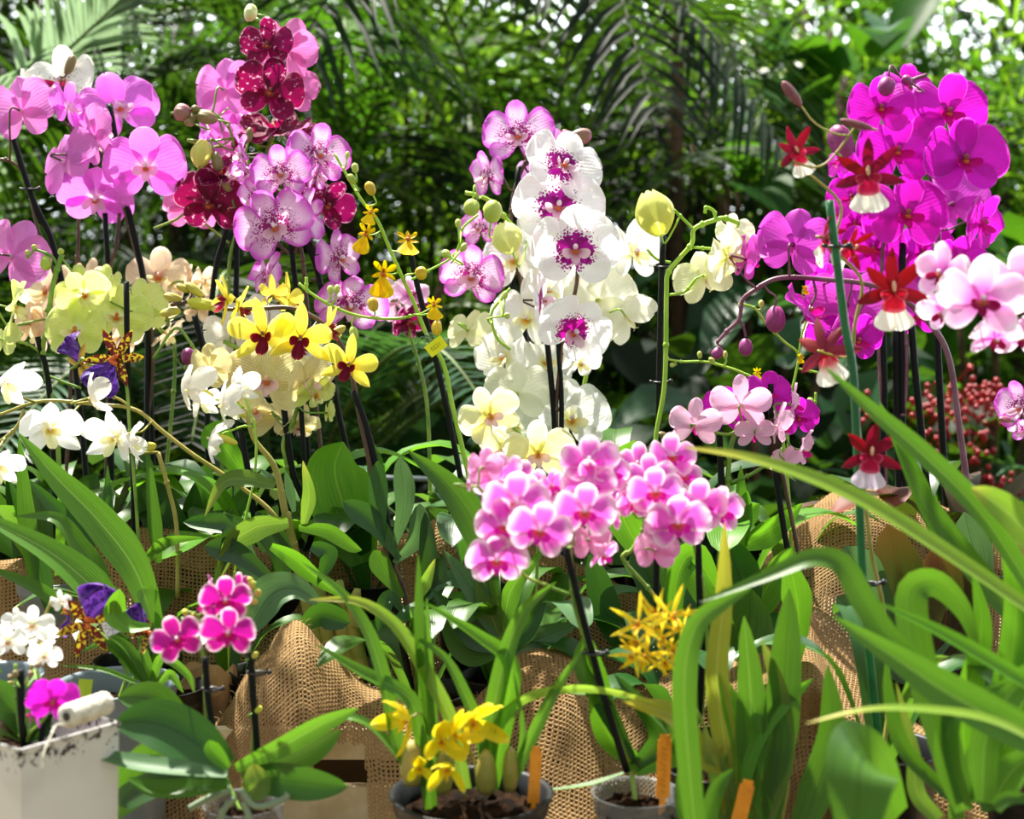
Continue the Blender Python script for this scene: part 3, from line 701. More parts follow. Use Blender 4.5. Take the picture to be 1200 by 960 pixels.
# white metal planter box in the lower corner
def planter():
    A = P(24, 878, 1.02); zr = A.z; B = PZ(140, 1.085, zr); Dv = (B - A); n = Vector((-Dv.y, Dv.x, 0)).normalized() * .27
    L = PZ(-150, 1.12, zr); Cc = B + (L - A); t = thing('planter_box', Vector(((A.x + Cc.x) / 2, (A.y + Cc.y) / 2, BZ)), 'chipped white metal planter box holding small orchids, a twine spool on its rim', 'planter')
    N = NT('chipped_white_enamel'); tc = N.n('ShaderNodeTexCoord'); pos = N.n('ShaderNodeSeparateXYZ', {0: tc.outputs['Object']})
    nz = N.noise(tc.outputs['Object'], 170, 5, .7).outputs[0]; big = N.noise(tc.outputs['Object'], 14, 3).outputs[0]
    nearrim = N.ramp(pos.outputs[2], zr - BZ - .028, zr - BZ - .006)
    chip = N.ramp(N.math('ADD', nz, N.math('MULTIPLY', nearrim, .15)), .68, .70)
    grime = N.mix(N.math('MULTIPLY', N.ramp(big, .4, .75), .5), hexc('#d4d4d2'), hexc('#aaa6a0'))
    col = N.mix(chip, grime, hexc('#2a1e18'))
    pb = N.n('ShaderNodeBsdfPrincipled', {'Base Color': col, 'Roughness': N.ramp(chip, 0, 1, .4, .9)})
    mt = N.out(pb.outputs[0])
    c4 = [A, B, Cc, L]
    cen = sum(c4, Vector()) / 4
    def ring(z, k): return [Vector((cen.x + (p.x - cen.x) * k, cen.y + (p.y - cen.y) * k, z)) for p in c4]
    m = MB()
    def densify(r): 
        o = []
        for i in range(4):
            a, b = r[i], r[(i + 1) % 4]; o += [a.lerp(b, q) for q in (0.0, .02, .5, .98)]
        return o
    rr = [densify(ring(z, k)) for z, k in ((BZ + .001, .90), (BZ + .004, .93), (zr - .006, .995), (zr - .002, 1.012), (zr, 1.008), (zr, .99), (zr - .004, .985), (BZ + .01, .92))]
    m.grid(rr, closed=True); m.build('box_shell', mt, t, smooth=False)
    m = MB(); r1 = densify(ring(zr - .035, .955)); m.grid([r1, [cen + Vector((0, 0, zr - .03 - cen.z))] * 16], closed=True)
    m.build('soil', M['bark'], t)
    return t, A, B, zr
PB, PA, PBB, PZR = planter()
# twine spool lying on the rim, its loose end hanging over
sp = thing('twine_spool', P(100, 842, 1.045), 'white twine spool lying on the rim of the white metal planter box', 'spool')
c0 = P(78, 840, 1.035); c1 = P(124, 824, 1.07); ax = (c1 - c0); m = MB(); tw = plain('white_twine', '#e6e2d2', .8, '#c9c2ae', 90, bump=.5)
cs = [c0 + ax * (i / 40) for i in range(41)]
m.tube(cs, [.0088 + .0004 * math.sin(i * 2.6) for i in range(41)], 18); m.build('twine_winding', tw, sp)
m = MB(); m.tube([c0 - ax * .02, c0 + ax * .03], .0035, 12); m.build('core_tube', plain('dark_core', '#3a3430', .8), sp)
m = MB(); m.tube(catmull([c0 + Vector((0, -.002, -.006)), P(66, 850, 1.025), P(60, 862, 1.016), P(52, 882, 1.005), P(50, 905, 1.002)], 16), .0008, 5); m.build('loose_end', tw, sp)
# brown paper bag
pm_ = plain('kraft_paper', '#b08c62', .75, '#94714c', 10, bump=.25, bscale=26)
m = MB(); c = PZ(243, 1.45, BZ); ring = []; hgt = P(235, 788, 1.45).z - BZ
for i in range(14):
    t = i / 13; row = []
    for k in range(40):
        a = 6.2832 * k / 40; rx = .027 * (1 + .12 * t); ry = .02
        q = Vector((rx * (abs(math.cos(a)) ** .5) * (1 if math.cos(a) > 0 else -1), ry * (abs(math.sin(a)) ** .5) * (1 if math.sin(a) > 0 else -1), t * (hgt - .014 * math.sin(a * 2.3) * (t > .9) + .012 * math.cos(a))))
        nn = noise.noise(Vector((q.x * 50, q.y * 50, q.z * 26))); q += Vector((q.x, q.y, 0)).normalized() * nn * .007
        row.append(c + q)
    ring.append(row)
ring.append([c.lerp(p, .6) + Vector((0, 0, (p.z - c.z) * .3)) for p in ring[-1]])
m.grid(ring, closed=True); tag(m.build('paper_bag', pm_, smooth=False), 'crumpled brown paper bag against the burlap behind the small magenta orchid', 'paper bag')

# ------------------------------------------------------------------ plants beyond the bench
def blades(base, dr_, up, L, W, droop, rows=5, prof='lance', fold=.25, curl=0):
    """arrays (N,3)... -> verts, faces, uvs of N folded leaf blades"""
    base, dr_, up = map(lambda a: np.asarray(a, float), (base, dr_, up)); n = len(base)
    L = np.broadcast_to(L, n)[:, None]; W = np.broadcast_to(W, n)[:, None]; droop = np.broadcast_to(droop, n)[:, None]
    dr_ = dr_ / np.linalg.norm(dr_, axis=1, keepdims=True)
    wd = np.cross(dr_, up); wd /= np.linalg.norm(wd, axis=1, keepdims=True) + 1e-9; nn = np.cross(wd, dr_)
    V = np.zeros((n, rows, 3, 3)); UVs = np.zeros((n, rows, 3, 2))
    for i in range(rows):
        t = i / (rows - 1)
        p = base + dr_ * L * t; p = p - np.array([0, 0, 1.0]) * droop * L * t * t
        if prof == 'lance': w = W * (.12 + 1.25 * t ** .6) * max(0, 1 - t ** 2.0) ** .8 * .8
        elif prof == 'broad': w = W * (.15 + 1.1 * math.sin(math.pi * min(1, t * .93 + .05)) ** .8) * max(0.03, 1 - t ** 5) * .95
        else: w = W * min(1, .5 + 2 * t) * max(0.02, 1 - t ** 3)
        for j, s in enumerate((-1, 0, 1)):
            V[:, i, j] = p + wd * w / 2 * s + nn * w * fold * abs(s); UVs[:, i, j] = (t, s)
    F_ = []
    for i in range(rows - 1):
        for j in range(2): F_.append((i * 3 + j, (i + 1) * 3 + j, (i + 1) * 3 + j + 1, i * 3 + j + 1))
    F_ = np.array(F_); Fs = (F_[None] + (np.arange(n) * rows * 3)[:, None, None]).reshape(-1, 4)
    return V.reshape(-1, 3), Fs, UVs.reshape(-1, 2)
def foliage_obj(name, parts, mats, parent):
    vs = []; fs = []; us = []; mi = []; off = 0
    for (v, f, u), k in parts:
        vs.append(v); fs.append(f + off); us.append(u); mi.append(np.full(len(f), k)); off += len(v)
    v = np.concatenate(vs) - np.array(parent_origin(parent)); f = np.concatenate(fs); u = np.concatenate(us); mi = np.concatenate(mi)
    me = bpy.data.meshes.new(name); me.vertices.add(len(v)); me.vertices.foreach_set('co', v.ravel())
    me.loops.add(f.size); me.loops.foreach_set('vertex_index', f.ravel().astype(np.int32))
    me.polygons.add(len(f)); me.polygons.foreach_set('loop_start', np.arange(0, f.size, 4, dtype=np.int32)); me.polygons.foreach_set('loop_total', np.full(len(f), 4, dtype=np.int32))
    for m_ in mats: me.materials.append(m_)
    me.polygons.foreach_set('material_index', mi.astype(np.int32)); me.polygons.foreach_set('use_smooth', np.ones(len(f), dtype=bool))
    ul = me.uv_layers.new(name='UVMap'); ul.data.foreach_set('uv', u[f.ravel()].astype(np.float32).ravel())
    me.update(calc_edges=True); me.validate()
    o = bpy.data.objects.new(name, me); C.objects.link(o); o.parent = parent
    return o
BG = {}
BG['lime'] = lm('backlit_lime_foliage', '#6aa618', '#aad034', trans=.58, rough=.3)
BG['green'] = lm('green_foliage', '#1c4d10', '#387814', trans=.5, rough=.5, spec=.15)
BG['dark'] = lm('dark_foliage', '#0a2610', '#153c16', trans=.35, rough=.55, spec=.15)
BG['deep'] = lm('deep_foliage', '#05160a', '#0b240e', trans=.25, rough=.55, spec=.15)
BG['glare_tint'] = lm('glare_tinted_foliage', '#93ab90', '#b8ccb4', trans=.4, rough=.25, spec=.8)  # sun glare on one frond, put into its pale leaf colour
BG['mid'] = lm('broad_foliage', '#2c5c36', '#3c7244', trans=.3, rough=.35, spec=.5)
wood2 = plain('brown_trunk', '#3c2a1c', .85, '#5a4028', 30, bump=.4)

def shrub(name, label, cat, px, D, cz, rx, ry, rz, n, L, W, mats, droop=.35, prof='lance', seed=0, zmin=.02, upb=.25, stems=5, out=.9, zlo=None):
    rg = np.random.default_rng(seed); c = PZ(px, D, cz); root = thing(name, Vector((c.x, c.y, 0)), label, cat)
    m = MB(); rs = random.Random(seed)
    for k in range(stems):
        a = rs.random() * 6.28; q = rs.uniform(.2, .7)
        p1 = Vector((c.x + math.cos(a) * rx * q, c.y + math.sin(a) * ry * q, cz + rz * rs.uniform(.1, .7)))
        b = Vector((c.x + math.cos(a) * .08, c.y + math.sin(a) * .08, 0.0))
        m.tube(catmull([b, b.lerp(p1, .5) + Vector((-.05 * math.cos(a), 0, .12)), p1], 10), [.022 - .0016 * i for i in range(10)], 6)
    m.build('stem', wood2, root)
    parts = []; nm = len(mats)
    for k, mt in enumerate(mats):
        nk = int(n * mt[1]); th = rg.random((nk, 3)) * 2 - 1; th /= np.linalg.norm(th, axis=1, keepdims=True); r = rg.random(nk) ** .4
        ctr = np.array([c.x, c.y, cz]); pos = ctr + th * r[:, None] * np.array([rx, ry, rz])
        pos = pos[pos[:, 2] > zmin]; th = th[:0] if False else (pos - ctr) / np.array([rx, ry, rz]); nk = len(pos)
        d = th * out + rg.normal(size=(nk, 3)) * .55; d[:, 2] = d[:, 2] * .6 + upb
        up = np.array([0, 0, 1.0]) + rg.normal(size=(nk, 3)) * .35
        parts.append((blades(pos, d, up, L * rg.uniform(.6, 1.2, nk), W * rg.uniform(.7, 1.15, nk), droop * rg.uniform(.3, 1.6, nk), prof=prof), k))
    foliage_obj('foliage', parts, [BG[k[0]] for k in mats], root)
    return root
def frond_parts(path, npair, LL, LW, ang=55, droop=.25, k=0, rg=None, vshape=.25):
    path = catmull(path, npair); arr = np.array([tuple(p) for p in path]); tg = np.gradient(arr, axis=0); tg /= np.linalg.norm(tg, axis=1, keepdims=True)
    sd_ = np.cross(tg, np.array([0, 0, 1.0])); sd_ /= np.linalg.norm(sd_, axis=1, keepdims=True) + 1e-9; up = np.cross(sd_, tg)
    t = np.linspace(0, 1, npair); ln = LL * (.35 + .9 * np.sin(np.pi * np.clip(t * .85 + .12, 0, 1)))
    res = []
    for s in (-1, 1):
        d = tg * math.cos(R(ang)) + sd_ * s * math.sin(R(ang)) + up * vshape + (rg.normal(size=arr.shape) * .06 if rg is not None else 0)
        res.append((blades(arr, d, up + sd_ * s * .2, ln, LW, droop, rows=4, prof='strap'), k))
    return res, path
def palm(name, label, px, D, zc, fr, mats, LL=.24, LW=.016, npair=34, seed=0, trunk=.035, ang=55, droop=.3, cat='palm'):
    """fr: list of (azimuth, length, rise) or explicit pixel paths"""
    rg = np.random.default_rng(seed); rs = random.Random(seed); c = PZ(px, D, zc); root = thing(name, Vector((c.x, c.y, 0)), label, cat)
    m = MB(); m.tube(catmull([Vector((c.x, c.y, 0)), Vector((c.x + .02, c.y, zc * .5)), c], 12), [trunk * (1 + .06 * (i % 2)) for i in range(12)], 10); m.build('trunk', wood2, root)
    parts = []; st = MB()
    for i, f in enumerate(fr):
        if isinstance(f[0], tuple): path = [c] + [P(*q) for q in f]
        else:
            a, l, ri = R(f[0]), f[1], f[2]; d = Vector((math.cos(a), math.sin(a), 0))
            path = [c, c + d * l * .3 + Vector((0, 0, ri * l * .55)), c + d * l * .65 + Vector((0, 0, ri * l * .75)), c + d * l + Vector((0, 0, ri * l * .45))]
        pr, pp = frond_parts(path, npair, LL * rs.uniform(.85, 1.1), LW, ang, droop, i % len(mats), rg); parts += pr
        st.tube(pp, [.008 - .006 * i_ / (len(pp) - 1) for i_ in range(len(pp))], 5)
    foliage_obj('foliage', parts, [BG[k] for k in mats], root); st.build('rachis', BGSTEM, root)
    return root
BGSTEM = plain('frond_stalk', '#4a5a22', .5, '#5f7a2c')
# --- far row: dense dark trees closing the view
def fan(n, a0, a1, l, rise, seed):
    r = random.Random(seed); return [(a0 + (a1 - a0) * (i + r.uniform(-.3, .3)) / n, l * r.uniform(.8, 1.15), rise * r.uniform(.5, 1.3)) for i in range(n)]
far = [(-60, 6.9, 'tall dense tree at the far corner above the glare-tinted frond'), (-150, 6.2, 'dense dark tree far behind the glare-tinted palm frond'), (130, 6.0, 'dense dark tree behind the pink orchids'), (400, 6.6, 'bright leafy tree behind the wine red orchid'), (650, 6.2, 'dark leafy tree behind the purple freckled orchid'),
       (880, 6.6, 'dark leafy tree behind the ivory orchid bud'), (1100, 6.1, 'broad leafy tree behind the magenta orchid'), (-520, 6.3, 'dense tree past the feathery palm'), (1760, 6.6, 'dense tree past the berry shrub'), (1350, 6.5, 'leafy tree at the edge beyond the pale pink orchid')]
for i, (px, D, lab) in enumerate(far):
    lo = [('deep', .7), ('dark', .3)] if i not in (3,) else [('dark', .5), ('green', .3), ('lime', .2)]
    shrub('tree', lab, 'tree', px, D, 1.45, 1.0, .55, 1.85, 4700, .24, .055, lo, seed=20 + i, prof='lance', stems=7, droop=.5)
# --- mid row
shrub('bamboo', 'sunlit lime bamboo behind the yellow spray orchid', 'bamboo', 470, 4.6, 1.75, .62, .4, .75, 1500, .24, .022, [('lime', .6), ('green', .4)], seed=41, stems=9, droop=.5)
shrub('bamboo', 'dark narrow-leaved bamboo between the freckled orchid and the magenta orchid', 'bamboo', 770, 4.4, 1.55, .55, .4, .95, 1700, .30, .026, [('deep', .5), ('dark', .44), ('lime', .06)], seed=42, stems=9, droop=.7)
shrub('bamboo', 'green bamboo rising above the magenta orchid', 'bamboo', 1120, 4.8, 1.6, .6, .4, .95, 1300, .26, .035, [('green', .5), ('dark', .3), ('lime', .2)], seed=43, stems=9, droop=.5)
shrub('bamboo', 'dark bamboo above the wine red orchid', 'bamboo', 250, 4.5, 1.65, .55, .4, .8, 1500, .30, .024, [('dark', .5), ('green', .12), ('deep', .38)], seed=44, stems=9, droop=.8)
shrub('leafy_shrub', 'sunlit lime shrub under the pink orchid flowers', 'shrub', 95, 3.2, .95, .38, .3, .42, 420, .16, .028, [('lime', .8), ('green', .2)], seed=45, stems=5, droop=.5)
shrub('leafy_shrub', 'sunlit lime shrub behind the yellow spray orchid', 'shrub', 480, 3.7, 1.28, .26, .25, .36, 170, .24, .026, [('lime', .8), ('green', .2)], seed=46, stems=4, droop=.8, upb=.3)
palm('feather_palm', 'palm with a long glare-tinted frond arching over the pink orchids', -60, 3.3, 1.35,
     [((-50, 150, 2.9), (30, 100, 2.85), (110, 30, 2.8), (180, -40, 2.8)), (10, .9, 1.1), (35, 1.1, .8), (330, .9, .6), (350, 1.2, 1.0), (60, 1.0, 1.0), (20, 1.0, .2)], ['glare_tint'] + ['dark'] * 9, LL=.26, LW=.016, npair=70, seed=5, ang=48)
palm('feather_palm', 'dark cycad-like palm whose fronds cross behind the wine red orchid', 330, 3.0, .80, fan(15, 0, 360, .75, 1.0, 3), ['dark', 'mid', 'deep'], LL=.15, LW=.008, npair=80, seed=6, ang=65, droop=.15)
palm('feather_palm', 'dark palm with fine fronds behind the lime orchid', 40, 3.3, .85, fan(12, 0, 360, .8, .9, 4), ['dark', 'deep'], LL=.17, LW=.010, npair=70, seed=7, ang=60, droop=.15)
palm('feather_palm', 'arching palm rising behind the purple freckled orchid', 620, 3.9, 1.3, fan(9, 0, 360, .95, 1.2, 9), ['dark', 'deep'], LL=.34, LW=.02, npair=36, seed=8, ang=50, droop=.5)
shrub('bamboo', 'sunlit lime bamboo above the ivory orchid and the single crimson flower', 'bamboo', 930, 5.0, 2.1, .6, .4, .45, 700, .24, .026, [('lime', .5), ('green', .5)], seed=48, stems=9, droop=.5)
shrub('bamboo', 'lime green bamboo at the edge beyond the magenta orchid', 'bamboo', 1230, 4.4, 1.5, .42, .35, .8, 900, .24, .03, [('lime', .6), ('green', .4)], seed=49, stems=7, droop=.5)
palm('feather_palm', 'narrow palm above the small yellow spray', 400, 4.0, 1.75, fan(9, 0, 360, .8, 1.0, 12), ['dark', 'green'], LL=.34, LW=.018, npair=34, seed=19, ang=45, droop=.6)
for px, D, z, lab, sd_, r in [(470, 2.9, .70, 'broad-leaved dark shrub behind the yellow price tag', 51, .34), (740, 2.8, .74, 'broad-leaved shrub behind the pale blush orchid', 52, .36), (900, 3.2, .95, 'tall broad-leaved shrub behind the ivory orchid', 53, .42),
                          (1040, 3.0, .68, 'broad-leaved shrub low behind the black canes', 54, .34), (600, 3.3, .80, 'broad-leaved shrub behind the white orchid', 55, .36), (250, 2.8, .66, 'broad-leaved shrub low behind the beige striped orchid', 56, .34), (30, 2.7, .62, 'broad-leaved shrub behind the white spray orchid', 57, .3)]:
    shrub('broadleaf_shrub', lab, 'shrub', px, D, z, r, .3, r * 1.15, 150, .20, .11, [('mid', .3), ('dark', .5), ('deep', .2)], seed=sd_, prof='broad', stems=5, droop=.35, out=1.2)
for px, D, z, lab, sd_ in [(1010, 4.3, 1.95, 'big-leaved plant high behind the magenta orchid', 61), (1180, 3.6, 1.35, 'big-leaved plant beyond the magenta orchid', 62), (900, 3.9, 1.55, 'big-leaved plant behind the single crimson flower', 63)]:
    shrub('bigleaf_plant', lab, 'plant', px, D, z, .35, .25, .3, 26, .30, .16, [('green', .5), ('mid', .5)], seed=sd_, prof='broad', stems=4, droop=.5, out=1.2)
# berry shrub
bs = shrub('berry_shrub', 'shrub with clusters of small red berries behind the black canes', 'shrub', 1140, 2.9, .95, .34, .2, .24, 190, .11, .03, [('green', .5), ('mid', .5)], seed=71, stems=6, droop=.3)
bm_ = plain('red_berry_skin', '#86081a', .35, '#a81822', 20); m = MB(); rs = random.Random(4)
for cx, cy, r_, n_ in [(1085, 470, 26, 26), (1130, 475, 32, 40), (1165, 480, 26, 30), (1110, 505, 26, 26), (1150, 450, 22, 16), (1150, 530, 20, 12), (1190, 570, 22, 18), (1165, 560, 14, 8), (1020, 480, 16, 8)]:
    for _ in range(n_): 
        q = P(cx + rs.gauss(0, r_ * .6), cy + rs.gauss(0, r_ * .5), 2.78 + rs.uniform(-.06, .08)); blob(m, q, .0062, n=6, m=8)
        m.tube([q, q + Vector((rs.uniform(-.02, .02), .03, -.03))], .0008, 3, caps=False)
bo = m.build('berries', bm_, bs); bo['kind'] = 'stuff'
m = MB(); m.tube(catmull([PZ(795, 3.9, 0), PZ(800, 3.9, .9), PZ(792, 3.9, 1.8), PZ(806, 3.9, 2.7)], 16), .02, 8)
tag(m.build('slim_trunk', wood2), 'slim bare brown trunk standing behind the ivory orchid bud', 'tree trunk')
# railing glimpsed behind the leaves
m = MB(); m.tube([P(360, 557, 2.3), P(540, 563, 2.3)], .004, 8); 
for x in (362, 538): m.tube([PZ(x, 2.3, 0), P(x, 560, 2.3)], .005, 8)
tag(m.build('rail', plain('grey_rail', '#6b7a80', .4)), 'thin grey metal rail low behind the dark leaves', 'rail')
# ------------------------------------------------------------------ orchids
MO = 'moth_orchid'
# pink orchids, upper corner
p = Plant(MO, 'pink moth orchid with tall tilted black canes beside the tree fern frond', 'orchid', 110, 1.72, RZ, M['pot_black'], .048, .12)
p.stake([(3, 122), (37, 230), (66, 300), (92, 460), (105, 620)], r=3.6, clips=[(34, 222)], to_pot=True)
p.stake([(128, 122), (148, 235), (170, 340), (173, 450), (165, 620)], r=3.8, to_pot=True)
p.stake([(123, 250), (127, 340), (130, 600)], r=3.2, to_pot=True)
p.spike([(-20, 190), (10, 188), (30, 210), (45, 270), (75, 360), (95, 500), (108, 610)], r=2, to_pot=True, mat=1)
p.spike([(112, 175), (128, 190), (143, 235), (160, 300), (172, 340), (178, 450), (150, 620)], r=2.2, to_pot=True)
p.spike([(140, 250), (136, 290), (128, 330), (126, 500), (122, 620)], r=2.2, to_pot=True)
p.flowers('pink', [(26, 130, 84, 165, 5, 10, 1.70), (76, 190, 88, 150, -10, 25, 1.68), (140, 128, 90, 20, 15, -15, 1.76), (112, 160, 76, 130, 20, 20, 1.70), (171, 196, 94, 5, -5, 0, 1.69), (80, 125, 60, 78, 0, 10, 1.69),
                   (112, 232, 84, 10, -30, 5, 1.72), (14, 300, 92, 165, 0, -20, 1.66), (128, 222, 50, 60, -10, 0, 1.74)])
p.rosette(5, .16, .055, [M['l_mid'], M['l_dark']], 1); p.done(M['stem_brown'])
p = Plant(MO, 'cream moth orchid freckled purple with a withered brown edge behind the pink ones', 'orchid', 70, 1.83, RZ, M['pot_black'], .04, .12)
p.spike([(70, 90), (85, 160), (92, 260), (85, 400), (75, 610)], to_pot=True)
p.flowers('freckle', [(72, 98, 88, -12, 15, 0), (30, 112, 62, -60, 0, 0), (100, 165, 60, 150, 0, 0), (132, 215, 50, 60, 0, 0)])
p.bud(82, 76, 12, 26, 20, M['bud_olive']); p.rosette(4, .14, .05, M['l_mid'], 2); p.done(M['stem_brown'])
# wine orchid
p = Plant(MO, 'wine red moth orchid with white petal rims and pink backs, the tallest bloom column', 'orchid', 262, 1.74, RZ, M['pot_black'], .05, .12)
p.spike([(300, 22), (312, 32), (320, 60), (325, 110), (322, 150), (305, 200), (285, 250), (270, 300), (267, 360), (262, 500), (258, 610)], r=2.2, to_pot=True)
p.spike([(200, 133), (226, 130), (250, 133), (268, 150), (276, 175), (288, 215), (288, 260)], r=1.8)
p.spike([(180, 268), (205, 258), (220, 250), (240, 262), (268, 285)], r=1.6)
p.stake([(268, 262), (250, 335), (243, 500), (250, 620)], r=3.6, to_pot=True); p.stake([(279, 200), (277, 335), (274, 500), (268, 620)], r=3.4, to_pot=True)
p.flowers('wine', [(314, 54, 64, -10, 10, 0, 1.70), (338, 60, 80, 155, 10, -20, 1.78), (317, 108, 80, 5, -5, 15, 1.69), (322, 152, 84, 0, 60, 10, 1.73), (296, 160, 60, -35, 50, -20, 1.73), (350, 158, 62, 40, 40, 0, 1.75), (343, 108, 66, 150, 0, 0, 1.78),
                   (246, 238, 88, -5, -20, 5, 1.71), (262, 205, 62, -20, 50, -10, 1.70), (383, 240, 66, 30, -20, 15, 1.75), (360, 225, 55, -20, 20, 30, 1.76), (225, 240, 74, 170, 0, 0, 1.75)])
p.flowers('pink', [(264, 106, 78, 165, 5, 0, 1.77), (268, 150, 66, 20, 40, 10, 1.80), (236, 170, 46, 100, -20, 20, 1.73), (262, 172, 60, 150, 10, 0, 1.78), (275, 130, 60, 165, 0, 60, 1.79)])
for a in [(294, 15, 22, 15, -80, 'bud_cream'), (214, 132, 22, 20, -80, 'bud_pink'), (222, 143, 12, 12, -70, 'bud_olive'), (229, 128, 10, 10, -60, 'bud_olive'), (226, 137, 9, 9, -90, 'bud_olive'), (243, 138, 17, 24, -80, 'bud_olive'), (269, 215, 24, 25, -10, 'bud_olive'), (292, 158, 10, 18, 10, 'bud_olive'), (236, 180, 24, 34, 10, 'bud_cream'), (255, 190, 14, 26, 165, 'bud_olive')]:
    p.bud(*a[:5], mat=M[a[5]], D=1.70)
p.rosette(5, .17, .055, [M['l_mid'], M['l_dark']], 3); p.done(M['stem_green'])
# speckled pink
p = Plant(MO, 'pale pink moth orchid with magenta freckles on arching stems under the wine red column', 'orchid', 392, 1.68, RZ, M['pot_black'], .048, .12)
p.spike([(300, 212), (322, 222), (336, 236), (346, 262), (354, 300), (359, 350), (368, 450), (384, 600)], r=2.6, to_pot=True)
p.spike([(350, 262), (375, 300), (372, 326), (364, 328)], r=1.8); p.spike([(322, 276), (330, 290), (344, 297), (350, 285)], r=2)
p.stake([(352, 262), (376, 335), (394, 470), (422, 592), (425, 640)], r=3.8, mat=M['stake'], clips=[(351, 270)], to_pot=True)
p.stake([(341, 285), (350, 370), (358, 480), (366, 620)], r=3.4, to_pot=True)
p.flowers('speck', [(329, 205, 70, 3, 8, -5, 1.62), (374, 182, 76, 35, 10, 10, 1.66), (284, 182, 58, -72, 0, 0, 1.64), (322, 266, 94, 5, -5, -25, 1.62), (312, 325, 66, 80, -10, 10, 1.66), (398, 304, 72, 55, 0, -25, 1.64), (410, 358, 84, 15, -25, 10, 1.65),
                    (300, 232, 52, -30, -20, 0, 1.64), (372, 205, 48, 60, -20, 0, 1.67), (362, 250, 60, 80, 0, 60, 1.67), (292, 205, 44, -20, -50, 0, 1.63)])
p.rosette(6, .17, .06, [M['l_mid'], M['l_bright']], 4); p.done(M['stem_brown'])
# small deep red and white one
p = Plant(MO, 'small moth orchid with wine and white flowers beside the hanging yellow spray', 'orchid', 505, 1.80, RZ, M['pot_black'], .042, .12)
p.spike([(462, 330), (470, 350), (480, 390), (500, 470), (505, 600)], to_pot=True)
p.flowers('wine', [(476, 377, 52, 50, -20, 0), (500, 372, 36, -40, 0, 0)]); p.flowers('palepink', [(462, 352, 58, 150, 10, 20), (482, 345, 44, 20, 30, 0)])
p.bud(511, 381, 14, 18, 180, M['bud_olive']); p.rosette(4, .14, .05, M['l_dark'], 5); p.done(M['stem_green'])
# lime yellow orchid
p = Plant(MO, 'lime yellow moth orchid with green buds above the violet-lipped flowers', 'orchid', 70, 1.62, RZ, M['pot_grey'], .045, .12)
p.spike([(73, 298), (66, 318), (60, 345), (56, 380), (50, 410), (55, 445), (66, 500), (72, 620)], r=3, to_pot=True)
p.spike([(40, 292), (60, 300), (68, 312)], r=1.8); p.spike([(20, 400), (36, 405), (50, 415)], r=1.6); p.spike([(56, 440), (75, 448), (95, 455)], r=1.6); p.spike([(72, 302), (82, 315), (88, 322)], r=1.4)
p.stake([(44, 395), (58, 460), (66, 620)], r=3.6, to_pot=True); p.stake([(148, 330), (150, 450), (156, 560), (157, 645)], D=1.54, r=3.4, mat=M['stake'])
p.flowers('lime', [(90, 388, 78, -8, 10, 0, 1.60), (137, 372, 80, 10, 5, 5, 1.61), (98, 345, 66, 30, -20, -30, 1.58), (166, 362, 72, 160, 10, 0, 1.65), (16, 362, 74, 110, -10, 15, 1.60), (6, 400, 50, 150, -20, 0, 1.60), (120, 335, 52, -20, 30, 0, 1.63)])
for a in [(92, 318, 16, 16, 0), (54, 308, 14, 18, 180), (71, 295, 8, 8, 20), (40, 290, 7, 7, 0), (32, 466 - 170, 6, 6, 0)]: p.bud(*a, mat=M['bud_green'])
p.rosette(6, .17, .06, [M['l_mid'], M['l_strap']], 6); p.done(M['stem_green'])
# peach
p = Plant(MO, 'pale peach moth orchid with fine pink veins behind the lime yellow one', 'orchid', 190, 1.80, RZ, M['pot_black'], .045, .12)
p.stake([(172, 320), (176, 450), (182, 620)], r=3.6, to_pot=True)
p.spike([(180, 330), (195, 370), (205, 430), (190, 600)], to_pot=True)
p.flowers('peach', [(186, 326, 76, 5, 10, 5), (56, 342, 78, -25, 0, 0), (52, 392, 70, -40, -20, 0), (36, 380, 56, 150, 0, 0), (106, 330, 56, 150, 10, 0), (196, 392, 56, 120, -40, 0, 1.68), (222, 330, 42, 90, 0, 10), (238, 330, 40, 60, 0, 20), (144, 395, 56, 60, -10, 0), (168, 375, 50, 40, -40, 0), (185, 370, 50, 60, -40, 0), (232, 362, 46, 150, 0, 0)])
p.bud(220, 418, 18, 20, 10, M['bud_purple'], label='dark purple bud'); p.rosette(5, .16, .055, M['l_dark'], 7); p.done(M['stem_green'])
# zygopetalum, back
p = Plant('spotted_orchid', 'orchid with brown-barred yellow petals and violet lips in front of the lime flowers', 'orchid', 165, 1.50, BZ, M['pot_black'], .045, .12)
p.spike([(96, 420), (112, 430), (135, 430), (148, 452), (152, 500), (160, 600), (165, 700)], r=2, to_pot=True)
p.flower('zygo', 136, 420, 76, -5, 0, 35); p.flower('zygo', 94, 428, 62, -40, 160, 20, D=1.52); p.rosette(4, .14, .04, M['l_mid'], 9); p.done(M['stem_green'])
# beige striped
p = Plant(MO, 'beige moth orchid with wine-coloured stripes under the yellow dendrobium flowers', 'orchid', 318, 1.62, RZ, M['pot_black'], .048, .12)
p.spike([(262, 400), (300, 418), (330, 432), (350, 455), (345, 490), (332, 520), (338, 560), (330, 620)], r=2.6, to_pot=True)
p.spike([(180, 420), (205, 385), (222, 400), (236, 425)], r=1.8, D=1.62)
p.stake([(330, 455), (338, 520), (345, 560), (366, 625)], r=4, to_pot=True); p.stake([(282, 505), (292, 560), (300, 620)], r=4, to_pot=True); p.stake([(352, 462), (356, 540), (356, 620)], r=3.2)
p.stake([(228, 370), (236, 400), (240, 415)], D=1.66, r=4)
p.flowers('stripe', [(313, 446, 100, 0, 0, 0, 1.60), (360, 446, 70, 50, -15, 0, 1.59), (246, 430, 56, 160, 10, 0, 1.58), (326, 492, 74, 150, -40, 0, 1.64), (350, 500, 50, 30, -50, 0, 1.64), (300, 480, 60, -20, -50, 0, 1.65), (262, 440, 44, 20, 20, 0, 1.6)])
